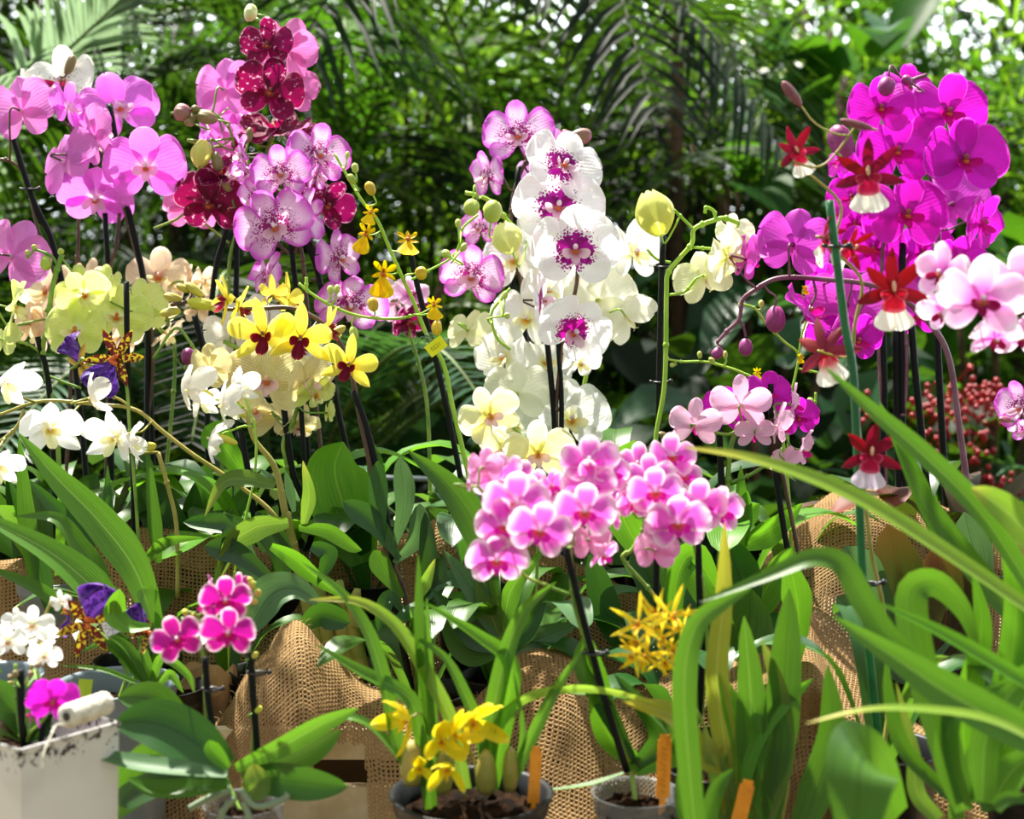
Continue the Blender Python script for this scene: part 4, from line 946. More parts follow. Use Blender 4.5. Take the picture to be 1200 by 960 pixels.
p.flowers('freckle', [(275, 392, 76, 160, 10, 10, 1.63), (300, 375, 60, 20, 20, 0, 1.66), (352, 408, 56, 40, 10, 0, 1.64), (375, 440, 50, 60, -20, 0, 1.64)])
p.flowers('lime', [(368, 462, 56, 60, -40, 0, 1.6), (385, 484, 30, 120, 0, 0, 1.6)])
p.rosette(6, .17, .06, [M['l_mid'], M['l_bright']], 10); p.done(M['stem_green'])
# yellow dendrobium
p = Plant('dendrobium_orchid', 'yellow dendrobium orchid with dark maroon lips on a leafy cane', 'orchid', 492, 1.42, BZ, M['pot_black'], .05, .11)
p.spike([(200, 358), (235, 352), (262, 362), (300, 362), (345, 362), (385, 385), (408, 425), (422, 490), (434, 545), (452, 640), (475, 700), (488, 790)], r=2.2, r2=4, to_pot=True)
p.stake([(414, 458), (432, 510), (452, 600), (466, 720), (484, 815)], r=4.2, to_pot=True)
p.flowers('dendro_yellow', [(309, 393, 88, 0, -5, 0, 1.38), (352, 396, 84, 5, -10, 10, 1.37), (409, 428, 74, -5, 0, 10, 1.38), (338, 352, 66, 120, 20, -10, 1.44), (266, 352, 64, -65, 0, -30, 1.41), (384, 384, 60, 75, -10, 40, 1.41), (280, 362, 56, 70, -15, 0, 1.42), (320, 346, 50, 160, 20, 0, 1.45)])
for a in [(240, 357, 15, 40, -80, 'bud_yellow'), (203, 349, 11, 22, -75, 'bud_yellow'), (200, 366, 11, 24, -100, 'bud_yellow'), (228, 340, 12, 24, -50, 'bud_yellow'), (214, 338, 9, 16, -60, 'bud_yellow'), (392, 390, 12, 30, 60, 'bud_yellow')]: p.bud(*a[:5], mat=M[a[5]])
for q in [([(448, 640), (445, 590), (443, 540)], 30, 'l_deep'), ([(462, 640), (473, 590), (468, 536)], 32, 'l_silver'), ([(468, 655), (440, 615), (402, 588)], 34, 'l_deep'), ([(462, 660), (488, 630), (492, 590)], 30, 'l_silver'), ([(472, 700), (452, 670), (438, 645)], 32, 'l_mid'),
          ([(476, 740), (500, 690), (498, 600)], 28, 'l_dark'), ([(478, 730), (520, 680), (560, 690)], 26, 'l_silver'), ([(474, 720), (456, 700), (444, 740)], 24, 'l_deep'), ([(480, 745), (505, 700), (520, 650)], 28, 'l_dark')]:
    p.leaf(*q[:2], M[q[2]], prof='oval', D=1.40, face=random.uniform(-25, 25), fold=.3)
p.leaf([(492, 700), (500, 680), (510, 655)], 16, M['l_lime'], prof='lance', D=1.36)
p.rosette(5, .13, .04, M['l_mid'], 11); p.done(M['stem_brown'])
# white dendrobium
p = Plant('dendrobium_orchid', 'white dendrobium orchid whose long stem arches towards the edge of the bench', 'orchid', 402, 1.50, BZ, M['pot_brown'], .05, .11)
p.spike([(-30, 495), (0, 486), (50, 470), (110, 474), (158, 480), (190, 505), (225, 532), (270, 562), (318, 600), (340, 640)], r=1.8, r2=3)
p.spike([(336, 600), (346, 650), (362, 710), (396, 800)], r=4.5, r2=9, to_pot=True)
p.spike([(118, 462), (140, 468), (158, 482)], r=1.6); p.spike([(276, 468), (288, 484), (298, 515), (322, 548), (334, 600), (345, 650)], r=1.8, r2=5); p.spike([(0, 518), (20, 500), (28, 480)], r=2)
p.spike([(185, 530), (198, 575), (207, 620), (208, 700)], r=2.6)
p.flowers('dendro_white', [(59, 503, 74, 25, -15, 0, 1.42), (136, 513, 72, -25, -10, 10, 1.42), (106, 466, 58, 120, 20, 0, 1.46), (4, 448, 70, 70, -30, 0, 1.42), (-4, 545, 60, 60, -30, 0, 1.42), (152, 518, 52, 100, 0, 40, 1.44)])
for a in [(168, 525, 14, 30, 80, 'bud_yellow')]: p.bud(*a[:5], mat=M[a[5]])
for q in [([(322, 570), (290, 562), (262, 566), (240, 605)], 24, 'l_olive', 20), ([(338, 612), (300, 618), (270, 640), (257, 680)], 34, 'l_olive', -20), ([(350, 618), (385, 622), (412, 640), (424, 645)], 22, 'l_mid', 25), ([(318, 640), (345, 655), (375, 680), (406, 702)], 24, 'l_bright', 20),
          ([(356, 615), (362, 580), (355, 540)], 18, 'l_lime', 0), ([(344, 600), (338, 570), (334, 552)], 14, 'l_silver', 30), ([(365, 640), (385, 650), (372, 685)], 26, 'l_deep', 0), ([(240, 612), (270, 620), (250, 690)], 24, 'l_dark', 0)]:
    p.leaf(q[0], q[1], M[q[2]], prof='lance', D=1.42, face=q[3], fold=.3)
for k, x in enumerate((378, 392, 412, 425)):
    m = MB(); m.tube(pxpath([(x - 30 + 8 * k, 660 + 10 * k), (x - 12, 730), (x + 4, 810)], 1.46), [.0035, .005, .006, .0065, .007, .007, .0075, .008, .0085, .009, .009, .009, .009, .009, .009], 8); m.build('cane', M['stem_cane'], p.root)
p.done(M['stem_olive'])
p = Plant('dendrobium_orchid', 'small white dendrobium orchid tinged pink, its flowers seen from behind above the arched stem', 'orchid', 268, 1.48, BZ, M['pot_black'], .045, .11)
p.spike([(292, 445), (285, 455), (292, 480), (300, 510), (298, 560), (285, 620), (270, 700)], r=1.6, to_pot=True)
p.flowers('dendro_white', [(220, 458, 64, 130, 10, 10, 1.42), (260, 476, 66, 120, 0, 20, 1.42), (246, 514, 56, 100, -20, 40, 1.42), (278, 455, 50, 60, 10, 0, 1.44), (235, 470, 46, 60, -10, 0, 1.44)], stalk=False)
p.spike([(222, 462), (245, 468), (268, 470), (286, 478)], r=1.3, D=1.44); p.spike([(250, 512), (268, 506), (284, 500), (296, 500)], r=1.3, D=1.44)
for a in [(238, 460, 10, 26, -70), (276, 482, 10, 28, -60), (266, 516, 10, 26, -70)]: p.bud(*a, mat=M['bud_yellow'], D=1.43, stalk=False)
p.rosette(4, .13, .04, M['l_mid'], 12); p.done(M['stem_bright'])
# oncidium spray
p = Plant('spray_orchid', 'small yellow spray orchid with branching green stem and a yellow price tag', 'orchid', 556, 1.56, RZ, M['pot_black'], .045, .12)
p.spike([(392, 180), (408, 208), (424, 235), (442, 258), (456, 290), (470, 322), (484, 352), (500, 392), (520, 428), (530, 475), (543, 530), (556, 590), (560, 640)], r=1.6, r2=3.4, to_pot=True, D=1.52)
p.spike([(350, 332), (362, 342), (384, 356), (412, 368), (440, 373), (468, 373), (486, 369)], r=1.8, D=1.50)
p.spike([(482, 328), (505, 316), (528, 303), (538, 288), (542, 268), (560, 252)], r=1.5, D=1.54); p.spike([(359, 325), (359, 340)], r=2, D=1.5)
p.spike([(598, 338), (588, 350), (576, 368), (582, 395), (598, 410)], r=1.8, D=1.56)
p.stake([(480, 290), (488, 330), (508, 410), (528, 500), (545, 590), (552, 650)], r=3.6, D=1.56, to_pot=True)
p.flowers('onc', [(434, 249, 34, 20, 20, 20), (430, 274, 44, -30, 0, 25), (450, 320, 54, -5, 0, 10), (478, 281, 46, 15, 30, 0), (508, 357, 34, 20, 10, 0), (437, 356 + 4, 16, 30, 0, 0), (490, 292, 26, 40, 0, 0)], D=None) if False else None
for r_ in [(434, 249, 34, 20, 20, 20), (430, 274, 48, -30, 0, 25), (450, 320, 58, -5, 0, 10), (478, 281, 50, 15, 30, 0), (508, 357, 38, 20, 10, 0)]: p.flower('onc', *r_, D=1.50, sr=.9)
for a in [(407, 182, 6, 10, 10), (416, 197, 9, 12, -5), (412, 210, 10, 13, -30), (434, 221, 13, 17, -20), (493, 320, 17, 14, 80), (523, 298, 11, 12, -60), (543, 290, 9, 12, 40), (537, 262, 8, 11, 0), (387, 340, 8, 11, 0), (395, 339, 8, 11, 10), (437, 357, 14, 17, -10), (415, 391, 11, 18, 170), (512, 384, 13, 18, 180), (592, 346, 7, 10, 10), (594, 370, 8, 7, 80)]:
    p.bud(*a, mat=M['bud_gold'] if a[2] > 12 else M['bud_green'], D=1.50)
# price tag with its spring clip
tg = MB(); tc_ = P(511, 406, 1.485); rm = BASE @ Euler((0, 0, R(37))).to_matrix()
for dz in (0,): tg.box((-.0105, -.0068, -.0004), (.0105, .0068, .0004), M=Matrix.Translation(tc_) @ rm.to_4x4())
to = tg.build('price_tag', plain('yellow_tag', '#f2f200', .5, '#e8ea00', 10), p.root, smooth=False, label='small yellow tag with faint handwritten digits')
cu = bpy.data.curves.new('digits', 'FONT'); cu.body = '0221'; cu.size = .0062; cu.align_x = 'CENTER'; cu.align_y = 'CENTER'; cu.extrude = .00008
tmp = bpy.data.objects.new('digits', cu); me = bpy.data.meshes.new_from_object(tmp); bpy.data.objects.remove(tmp)
do = bpy.data.objects.new('handwritten_digits', me); C.objects.link(do); do.parent = to; do.data.materials.append(plain('olive_ink', '#9a9a10', .6))
do.matrix_local = Matrix.Translation(tc_ - p.loc + rm @ Vector((0, 0, .0006))) @ rm.to_4x4()
m = MB(); cc_ = P(503, 394, 1.515)
m.tube([cc_ + Vector((.0045 * math.cos(a), .0045 * math.sin(a), -.0012 * a / 3.14 + .004)) for a in [i * .6 for i in range(48)]], .0006, 5); m.tube([P(496, 402, 1.51) + RT * (.006 * math.cos(a)) + UP * (.0065 * math.sin(a)) for a in [i * .5236 for i in range(13)]], .0006, 5)
m.build('spring_clip', plain('clear_green_plastic', '#5a7a6a', .2), p.root)
p.rosette(4, .15, .05, [M['l_mid'], M['l_deep']], 13); p.done(M['stem_bright'])
# pink freckled centre
p = Plant(MO, 'pink moth orchid with freckled petals at the top of the white group', 'orchid', 588, 1.76, RZ, M['pot_black'], .045, .12)
p.spike([(680, 168), (655, 175), (625, 185), (611, 200), (600, 240), (602, 280), (610, 330), (625, 400), (600, 620)], r=2.6, to_pot=True)
p.stake([(608, 195), (603, 270), (600, 360), (596, 500), (594, 620)], r=3.6, to_pot=True)
p.flowers('speck', [(607, 160, 84, 0, 10, 0, 1.68), (571, 207, 62, -50, -10, 10, 1.68), (562, 268, 52, -30, 0, 0, 1.72), (553, 325, 78, -10, -5, 10, 1.70), (626, 205, 46, 150, 0, 0, 1.78), (648, 170, 40, 120, 0, 0, 1.78)])
p.bud(680, 160, 20, 28, 75, M['bud_pink']); p.bud(672, 176, 14, 20, 150, M['bud_pink']); p.bud(664, 158, 10, 14, -40, M['bud_pink'])
p.rosette(5, .16, .055, M['l_mid'], 14); p.done(M['stem_brown'])
# white with purple freckles
p = Plant(MO, 'white moth orchid with heavy purple freckles stacked down two brown canes', 'orchid', 668, 1.66, RZ, M['pot_black'], .05, .12)
p.spike([(662, 170), (668, 220), (676, 270), (676, 330), (664, 380), (655, 440), (652, 500), (660, 620)], r=2.6, to_pot=True)
p.stake([(641, 398), (648, 470), (652, 540), (656, 620)], r=3.6, clips=[(646, 402)], mat=None, to_pot=True); p.stake([(654, 398), (658, 470), (658, 540), (664, 620)], r=3.2, to_pot=True)
p.flowers('white_speck', [(660, 194, 92, 25, 15, 30, 1.62), (654, 243, 106, 0, 5, 8, 1.60), (674, 293, 104, 5, 0, 0, 1.57), (672, 388, 88, 15, -30, 30, 1.57), (634, 352, 72, 78, 0, -30, 1.60)])
p.rosette(5, .17, .06, [M['l_mid'], M['l_dark']], 15); p.done(M['stem_brown'])
# white orchid
p = Plant(MO, 'pure white moth orchid with yellow throats and cream buds', 'orchid', 720, 1.74, RZ, M['pot_black'], .05, .12)
p.spike([(545, 226), (562, 230), (580, 240), (600, 264), (640, 290), (680, 310), (700, 350), (690, 420), (680, 500), (690, 620)], r=2.6, to_pot=True)
p.spike([(575, 385), (598, 410), (620, 450), (650, 520)], r=2); p.stake([(610, 358), (612, 380), (618, 410), (632, 560), (660, 640)], r=3.4, to_pot=True); p.stake([(664, 430), (666, 470), (668, 560)], r=3.6); p.stake([(678, 478), (678, 560), (680, 640)], r=3.4)
p.flowers('white', [(742, 296, 82, 45, 0, 0, 1.70), (702, 352, 84, 165, 0, 10, 1.70), (734, 372, 72, 150, -20, 40, 1.68), (604, 305, 84, -30, 0, -10, 1.73), (618, 375, 80, -20, 10, 10, 1.73), (592, 420, 74, -45, 10, 0, 1.70), (640, 425, 74, 10, 20, 0, 1.72), (606, 462, 80, 165, -5, 0, 1.66), (630, 465, 60, 0, -30, 0, 1.7),
                    (668, 492, 96, 20, 10, 0, 1.72), (680, 425, 52, 30, -30, 0, 1.66), (605, 500, 60, -20, -10, 0, 1.7), (640, 340, 70, 30, -10, 0, 1.74), (690, 330, 76, -10, 0, 0, 1.75), (625, 268, 50, 30, 20, 0, 1.76), (585, 345 + 55, 50, -40, 0, 0, 1.7)])
p.flowers('ivory', [(549, 388, 62, 140, -20, 0, 1.66)])
for a in [(594, 279, 36, 38, -20, 'bud_cream'), (577, 248, 24, 27, 10, 'bud_green'), (553, 243, 20, 20, 190, 'bud_green')]: p.bud(*a[:5], mat=M[a[5]], D=1.62)
p.rosette(5, .17, .06, [M['l_mid'], M['l_silver']], 16); p.done(M['stem_bright'])
# cream orchid in front
p = Plant(MO, 'cream orchid with pale lilac lips just above the mini pink clusters', 'orchid', 626, 1.46, BZ, M['pot_black'], .045, .12)
p.spike([(572, 470), (592, 492), (606, 505), (625, 530), (632, 580), (628, 700)], r=2, to_pot=True)
p.flowers('cream', [(574, 488, 76, 10, 0, -25, 1.42), (630, 532, 84, 5, 0, 0, 1.40), (592, 526, 62, -30, -15, 0, 1.44)])
p.rosette(5, .14, .05, [M['l_mid'], M['l_silver']], 17, rise=1.2); p.done(M['stem_green'])
# ivory orchid with bud
p = Plant(MO, 'ivory moth orchid with one fat bud topping a single black cane', 'orchid', 775, 1.66, RZ, M['pot_black'], .045, .12)
p.stake([(777, 276), (774, 380), (772, 480), (770, 620)], D=1.60, r=3.8, clips=[(778, 313), (773, 448)], to_pot=True)
p.spike([(866, 262), (850, 256), (838, 258), (814, 268), (811, 285), (797, 302), (783, 320), (781, 345), (779, 448), (768, 520), (766, 620)], D=1.58, r=2.8, to_pot=True)
p.spike([(790, 246), (800, 256), (812, 268)], D=1.58, r=1.8); p.spike([(838, 258), (837, 248), (828, 243), (826, 250)], D=1.58, r=2); p.spike([(838, 292), (812, 290)], D=1.58, r=1.8); p.spike([(816, 326), (802, 342), (783, 346)], D=1.58, r=1.8); p.spike([(786, 308), (770, 304), (758, 292)], D=1.62, r=1.8)
p.bud(767, 250, 46, 54, -15, M['bud_cream'], D=1.58)
p.flowers('ivory', [(852, 300, 78, 50, -10, -15, 1.56), (826, 325, 76, 150, -10, 20, 1.58), (860, 275, 50, 20, 20, 0, 1.6)])
p.rosette(5, .17, .06, [M['l_mid'], M['l_dark']], 18); p.done(M['stem_bright'])
# magenta
p = Plant(MO, 'big magenta moth orchid towering on a bundle of black canes', 'orchid', 1062, 1.72, RZ, M['pot_black'], .055, .12)
p.spike([(1086, 88), (1068, 96), (1078, 112), (1086, 130), (1082, 170), (1092, 220), (1100, 270), (1098, 350), (1100, 420)], r=2.6); p.spike([(1030, 160), (1040, 220), (1034, 300), (1030, 400), (1034, 480), (1040, 600)], r=2.4, to_pot=True)
p.spike([(1058, 380), (1062, 410), (1060, 470), (1052, 520), (1058, 600)], r=3, to_pot=True)
for q in [[(1058, 285), (1056, 400), (1060, 600)], [(1034, 380), (1036, 480), (1033, 600)], [(1068, 380), (1073, 440), (1088, 590), (1088, 640)], [(1050, 385), (1051, 480), (1055, 600)], [(1097, 285), (1099, 410), (1107, 560), (1108, 640)]]: p.stake(q, r=4.2, to_pot=True)
p.flowers('magenta', [(1032, 128, 76, -5, 5, 0, 1.68), (1111, 132, 92, 5, 0, 8, 1.70), (1130, 188, 96, 5, 0, 0, 1.67), (1050, 178, 94, 5, 5, 0, 1.70), (1062, 252, 98, 0, 0, 0, 1.69), (1116, 240, 84, 160, 0, 20, 1.76), (1150, 262, 72, 40, -10, 10, 1.70), (1064, 104, 62, 20, 20, 0, 1.76),
                      (1024, 292, 72, -15, -10, 0, 1.74), (1080, 296, 76, 10, -15, 0, 1.76), (1086, 345, 66, 160, 0, 0, 1.74), (1050, 322, 72, 10, -5, 0, 1.78), (1000, 232, 62, -40, 0, 0, 1.74), (984, 190, 46, -60, 10, 0, 1.72), (1124, 305, 60, 10, -10, 0, 1.76), (1010, 200, 60, 10, 0, 0, 1.78), (1075, 370, 60, 0, -10, 0, 1.78), (1002, 262, 60, -20, 0, 0, 1.78)])
for a in [(1039, 101, 21, 23, 200, 'bud_purple'), (1063, 94, 12, 13, -60, 'bud_purple'), (986, 166, 30, 40, -20, 'bud_purple')]: p.bud(*a[:5], mat=M[a[5]], D=1.66)
p.rosette(6, .18, .065, [M['l_dark'], M['l_red']], 19); p.done(M['stem_purple'])
p = Plant(MO, 'magenta moth orchid branch arching sideways with round purple buds', 'orchid', 1128, 1.66, RZ, M['pot_black'], .045, .12)
p.spike([(840, 402), (852, 388), (866, 374), (870, 352), (884, 340), (905, 328), (930, 325), (970, 328), (1010, 332), (1050, 345), (1090, 380), (1112, 420), (1124, 500), (1138, 600)], r=2.2, r2=4, D=1.60, to_pot=True)
p.spike([(866, 374), (872, 385), (874, 395)], D=1.60, r=1.6); p.spike([(953, 328), (956, 345), (950, 358)], D=1.60, r=1.6)
p.flowers('magenta', [(930, 287, 86, 150, 10, -10, 1.58), (875, 304, 62, 110, -5, -20, 1.56), (948, 370, 84, 60, 50, -10, 1.58), (992, 358, 92, 165, 0, 0, 1.62), (1004, 398, 66, 20, -20, 0, 1.62), (960, 330, 50, 30, 0, 0, 1.66), (975, 395, 60, -20, -20, 0, 1.64)])
for a in [(909, 374, 24, 32, 185, 'bud_purple'), (874, 407, 17, 21, 180, 'bud_purple'), (841, 414, 14, 15, 220, 'bud_purple')]: p.bud(*a[:5], mat=M[a[5]], D=1.60)
p.rosette(4, .17, .06, M['l_red'], 20); p.done(M['stem_purple'])
# crimson cambria
p = Plant('cambria_orchid', 'crimson spray orchid with white-skirted lips on a green cane', 'orchid', 1030, 1.22, BZ, M['pot_black'], .05, .12)
p.stake([(972, 235), (980, 300), (990, 380), (1000, 440), (1006, 560), (1012, 690), (1024, 815), (1030, 870)], r=5, D=1.20, mat=M['stake_green'], clips=[(979, 289), (1019, 684)], to_pot=True)
p.spike([(930, 190), (955, 196), (975, 185), (1004, 146)], r=1.4, D=1.20); p.spike([(944, 200), (985, 240), (978, 290), (1010, 330), (1000, 400), (1008, 520), (1020, 640), (1036, 720), (1042, 830)], r=1.6, r2=3, D=1.22, to_pot=True)
for r_ in [(933, 178, 62, 10, 0, -25, 1.20), (1017, 205, 92, -5, 0, 0, 1.19), (1046, 340, 98, 0, 0, 0, 1.18), (966, 278, 72, 60, -10, 20, 1.22), (966, 412, 84, 150, 0, 20, 1.22), (998, 290, 64, 30, -20, 40, 1.23)]: p.flower('cambria', *r_[:6], D=r_[6])
p.flower('cambria_pink', 1020, 532, 84, 0, 0, 0, D=1.18)
p.bud(928, 110, 13, 36, -38, M['bud_dark'], D=1.2); p.bud(1004, 146, 10, 44, -80, M['bud_dark'], D=1.19)
p.rosette(4, .16, .03, [M['l_mid'], M['l_deep']], 21, rise=1.5, prof='strap'); p.done(M['stem_olive'])
# pale pink, near the edge
p = Plant(MO, 'blurred pale pink moth orchid with a wine and orange throat at the edge', 'orchid', 1215, 1.14, BZ, M['pot_black'], .045, .12)
p.spike([(1110, 330), (1150, 350), (1200, 370), (1240, 480), (1250, 700)], to_pot=True)
p.flowers('palepink', [(1150, 352, 108, 0, 0, 0, 1.08), (1104, 320, 76, -50, 0, 10, 1.12), (1196, 338, 100, -10, 10, 0, 1.14), (1105, 366, 60, -60, -20, 0, 1.14), (1166, 396, 66, 10, -40, 0, 1.12), (1198, 395, 60, 0, -20, 0, 1.13)])
p.done(M['stem_brown'])
p = Plant(MO, 'single pale magenta orchid half out of view beside the red berries', 'orchid', 1225, 1.50, RZ - .0, None, .045, .12)
p.spike([(1185, 492), (1205, 480), (1225, 520), (1228, 640)]); p.flowers('speck', [(1196, 478, 66, -60, 0, 0, 1.48), (1202, 505, 40, -30, -40, 0, 1.48)]); p.bud(1178, 492, 8, 16, -80, M['bud_pink'], D=1.48); p.pot(M['pot_black'], M['bark']); p.done(M['stem_green'])
# blush orchid, backs turned
p = Plant(MO, 'blush pink moth orchid seen from behind above the arching yellow-green leaf', 'orchid', 858, 1.54, RZ, M['pot_black'], .045, .12)
p.spike([(812, 500), (842, 508), (858, 508), (872, 496), (890, 500), (920, 512)], r=2, D=1.48); p.spike([(874, 496), (860, 512), (854, 545), (853, 600), (855, 640)], r=3, D=1.50, to_pot=True); p.spike([(856, 566), (880, 556), (898, 546), (912, 548)], r=2, D=1.5)
p.stake([(843, 500), (845, 560), (848, 640)], r=4, D=1.5, to_pot=True); p.stake([(908, 548), (914, 590), (922, 640), (932, 680)], D=1.46, r=3.6); p.stake([(916, 550), (924, 590), (934, 640), (945, 700)], D=1.46, r=2.6, mat=M['stem_brown']); p.stake([(903, 450), (904, 490)], D=1.52, r=3.4)
p.flowers('blush', [(814, 498, 66, 160, 0, -5, 1.46), (868, 474, 72, 165, 15, 0, 1.46), (912, 500, 60, 100, 0, 10, 1.46), (884, 508, 48, 170, -20, 0, 1.47), (930, 475, 54, 80, 0, 0, 1.50), (940, 528, 54, 60, -10, 0, 1.47), (920, 540, 44, 140, -30, 0, 1.47)])
p.flowers('magenta', [(900, 462, 56, 10, 10, 0, 1.53), (850, 482, 60, 0, 0, 0, 1.52), (935, 490, 50, 10, 0, 0, 1.53)])
p.bud(777, 510, 8, 12, -70, M['bud_olive'], D=1.48)
for q in [([(872, 640), (868, 590), (868, 545)], 20, 'l_bright'), ([(870, 640), (905, 620), (940, 590)], 36, 'l_bright'), ([(866, 630), (880, 600), (890, 590)], 22, 'l_bright'), ([(862, 660), (870, 600), (876, 575)], 26, 'l_bright')]: p.leaf(*q[:2], M[q[2]], prof='lance', D=1.50, face=20)
p.rosette(4, .15, .055, M['l_bright'], 22); p.done(M['stem_green'])
# budding green spray
p = Plant('spray_orchid', 'budding spray orchid with thin lime green branches beside the purple buds', 'orchid', 925, 1.66, RZ, M['pot_black'], .04, .12)
p.spike([(781, 421), (800, 424), (825, 424), (850, 430), (872, 438), (892, 450), (905, 475), (918, 520), (926, 600)], r=1.4, r2=2, D=1.62, to_pot=True); p.spike([(868, 356), (885, 362), (898, 380), (918, 400), (935, 415), (932, 440), (924, 480), (924, 560)], r=1.5, D=1.62); p.spike([(935, 432), (955, 436), (972, 438)], r=1.4, D=1.62); p.spike([(946, 372), (940, 392), (936, 415)], r=1.2, D=1.62); p.spike([(956, 460), (955, 475), (951, 490)], r=1.5, D=1.62)
for r_ in [(887, 436, 20, 0, 0, 0), (944, 338, 16, 0, 20, 0), (938, 418, 16, 0, 0, 0)]: p.flower('onc', *r_, D=1.61, sr=.9)
for a in [(781, 419, 5, 7, -60), (820, 416, 6, 9, 0), (834, 422, 6, 8, -60), (850, 416, 6, 10, 0), (892, 356, 7, 9, 10), (868, 357, 5, 6, -60), (950, 470, 8, 9, -60), (945, 492, 9, 9, -60), (788, 428, 6, 6, -100)]: p.bud(*a, mat=M['bud_green'], D=1.62)
p.rosette(3, .13, .035, M['l_mid'], 23); p.done(M['stem_bright'])

for (px, lab) in [(35, 'leafy orchid with dark upright leaves behind the strap leaves'), (222, 'leafy orchid with dark broad leaves under the small white dendrobium')]:
    p = Plant('leafy_orchid', lab, 'orchid', px, 1.68, RZ, M['pot_black'], .042, .12)
    rs = random.Random(px)
    for k in range(7):
        dx = -75 + k * 25 + rs.uniform(-8, 8); p.leaf([(px + dx * .15, 650), (px + dx * .6, 610), (px + dx * 1.1, rs.uniform(525, 575))], rs.uniform(30, 46), M[rs.choice(['l_dark', 'l_deep', 'l_mid', 'l_deep'])], prof=rs.choice(['oval', 'lance']), D=1.62 + rs.uniform(0, .08), face=rs.uniform(-35, 35))
    p.done()
# mini pink clusters
p = Plant(MO, 'mini pink moth orchid cluster with pale-rimmed petals, its black cane leaning', 'orchid', 745, 1.15, BZ, None, .036, .105)
# clear pot
N = NT('clear_plastic'); pb = N.n('ShaderNodeBsdfPrincipled', {'Base Color': (.30, .32, .33), 'Roughness': .15}); tr = N.n('ShaderNodeBsdfTransparent', {'Color': (.85, .87, .88)})
M['clear'] = N.out(N.n('ShaderNodeMixShader', {0: .28, 1: tr.outputs[0], 2: pb.outputs[0]}).outputs[0])
p.pot(M['clear'], M['bark']); p.potobj['label'] = 'clear plastic pot'
p.stake([(663, 643), (676, 695), (690, 750), (712, 830), (735, 905)], r=4.4, clips=[(697, 766)], D=1.15)
p.spike([(668, 640), (672, 700), (684, 745), (702, 800), (720, 850), (740, 905)], r=3, D=1.16, to_pot=True); p.spike([(560, 570), (585, 600), (600, 640), (612, 672), (640, 686), (668, 697)], r=2); p.spike([(668, 650), (672, 600), (680, 560), (695, 545)], r=2, D=1.17); p.spike([(672, 640), (700, 630), (710, 640)], r=1.6)
p.flowers('mini', [(604, 590, 80, 5, 5, 0, 1.12), (582, 560, 66, -20, 40, -10, 1.16), (592, 616, 72, 0, 0, -10, 1.10), (632, 622, 76, 5, -5, 10, 1.09), (582, 656, 72, 0, -10, 5, 1.10), (568, 548, 50, 150, 0, 0, 1.16), (685, 600, 74, 0, 0, 0, 1.11), (690, 542, 68, 0, 25, 0, 1.15), (690, 570, 66, 0, 10, 0, 1.13), (714, 556, 56, 30, 10, 0, 1.17),
                   (644, 570, 46, 60, 0, 0, 1.15), (692, 634, 54, 150, -20, 0, 1.14), (706, 650, 48, 60, -30, 0, 1.14), (622, 585, 60, 20, 20, 0, 1.16), (660, 610, 50, -60, 0, 0, 1.15), (614, 562, 50, 0, 40, 0, 1.18), (548, 568, 18, 90, 0, 60, 1.13)])
for q in [([(735, 905), (690, 920), (630, 928)], 10, 'l_strap', 60), ([(745, 900), (715, 840), (680, 780), (690, 740)], 22, 'l_dark', 0), ([(750, 900), (712, 860), (700, 800), (682, 730)], 34, 'l_bright', 10), ([(748, 905), (790, 870), (740, 818), (660, 812)], 20, 'l_strap', 40), ([(742, 900), (770, 860), (720, 790)], 28, 'l_deep', 20), ([(745, 905), (800, 880), (770, 872)], 26, 'l_bright', 0)]: p.leaf(*q[:2], M[q[2]], face=q[3], D=1.16, prof='strap')
p.done(M['stem_green'])
p = Plant(MO, 'mini pink moth orchid cluster beside the arching yellow-green leaf, petals rimmed white', 'orchid', 800, 1.34, BZ, M['pot_black'], .042, .11)
p.stake([(770, 640), (769, 690), (772, 740)], r=4, D=1.30); p.stake([(818, 632), (820, 700), (822, 760), (818, 840)], r=4, clips=[(824, 762)], D=1.28, to_pot=True)
p.spike([(812, 630), (824, 690), (828, 760), (822, 840)], r=2.4, D=1.28, to_pot=True); p.spike([(757, 600), (752, 625), (740, 645), (730, 655), (760, 690), (800, 740)], r=2.4, D=1.24); p.spike([(780, 560), (800, 600), (813, 632)], r=2, D=1.25)
p.flowers('mini', [(768, 577, 66, 0, 0, 0, 1.17), (794, 614, 74, 0, 0, 0, 1.14), (748, 545, 56, -20, 20, 0, 1.22), (787, 536, 60, 10, 20, 0, 1.22), (729, 582, 54, -70, 0, 0, 1.18), (716, 605, 40, -50, -10, 0, 1.18), (818, 594, 70, 10, 10, 0, 1.18), (768, 645, 56, 160, -10, 0, 1.18), (762, 560, 60, 0, 20, 0, 1.2), (842, 600, 66, 30, 0, 0, 1.20), (775, 618, 50, 20, 0, 0, 1.17), (744, 590, 48, 10, -20, 0, 1.18), (800, 560, 50, 20, 20, 0, 1.24)])
p.leaf([(760, 660), (728, 600), (733, 545), (745, 516)], 44, M['l_bright'], D=1.42, prof='round'); p.leaf([(790, 820), (720, 740), (690, 650)], 44, M['l_deep'], D=1.42, prof='oval', face=20); p.leaf([(790, 820), (780, 720), (740, 640)], 46, M['l_dark'], D=1.4, prof='oval'); p.leaf([(795, 820), (840, 720), (800, 660)], 44, M['l_mid'], D=1.4, prof='oval', face=-15)
p.leaf([(800, 810), (790, 700), (810, 650), (840, 690)], 40, M['l_bright'], D=1.38, prof='oval'); p.rosette(5, .14, .05, [M['l_silver'], M['l_deep']], 24, rise=1.1); p.done(M['stem_green'])
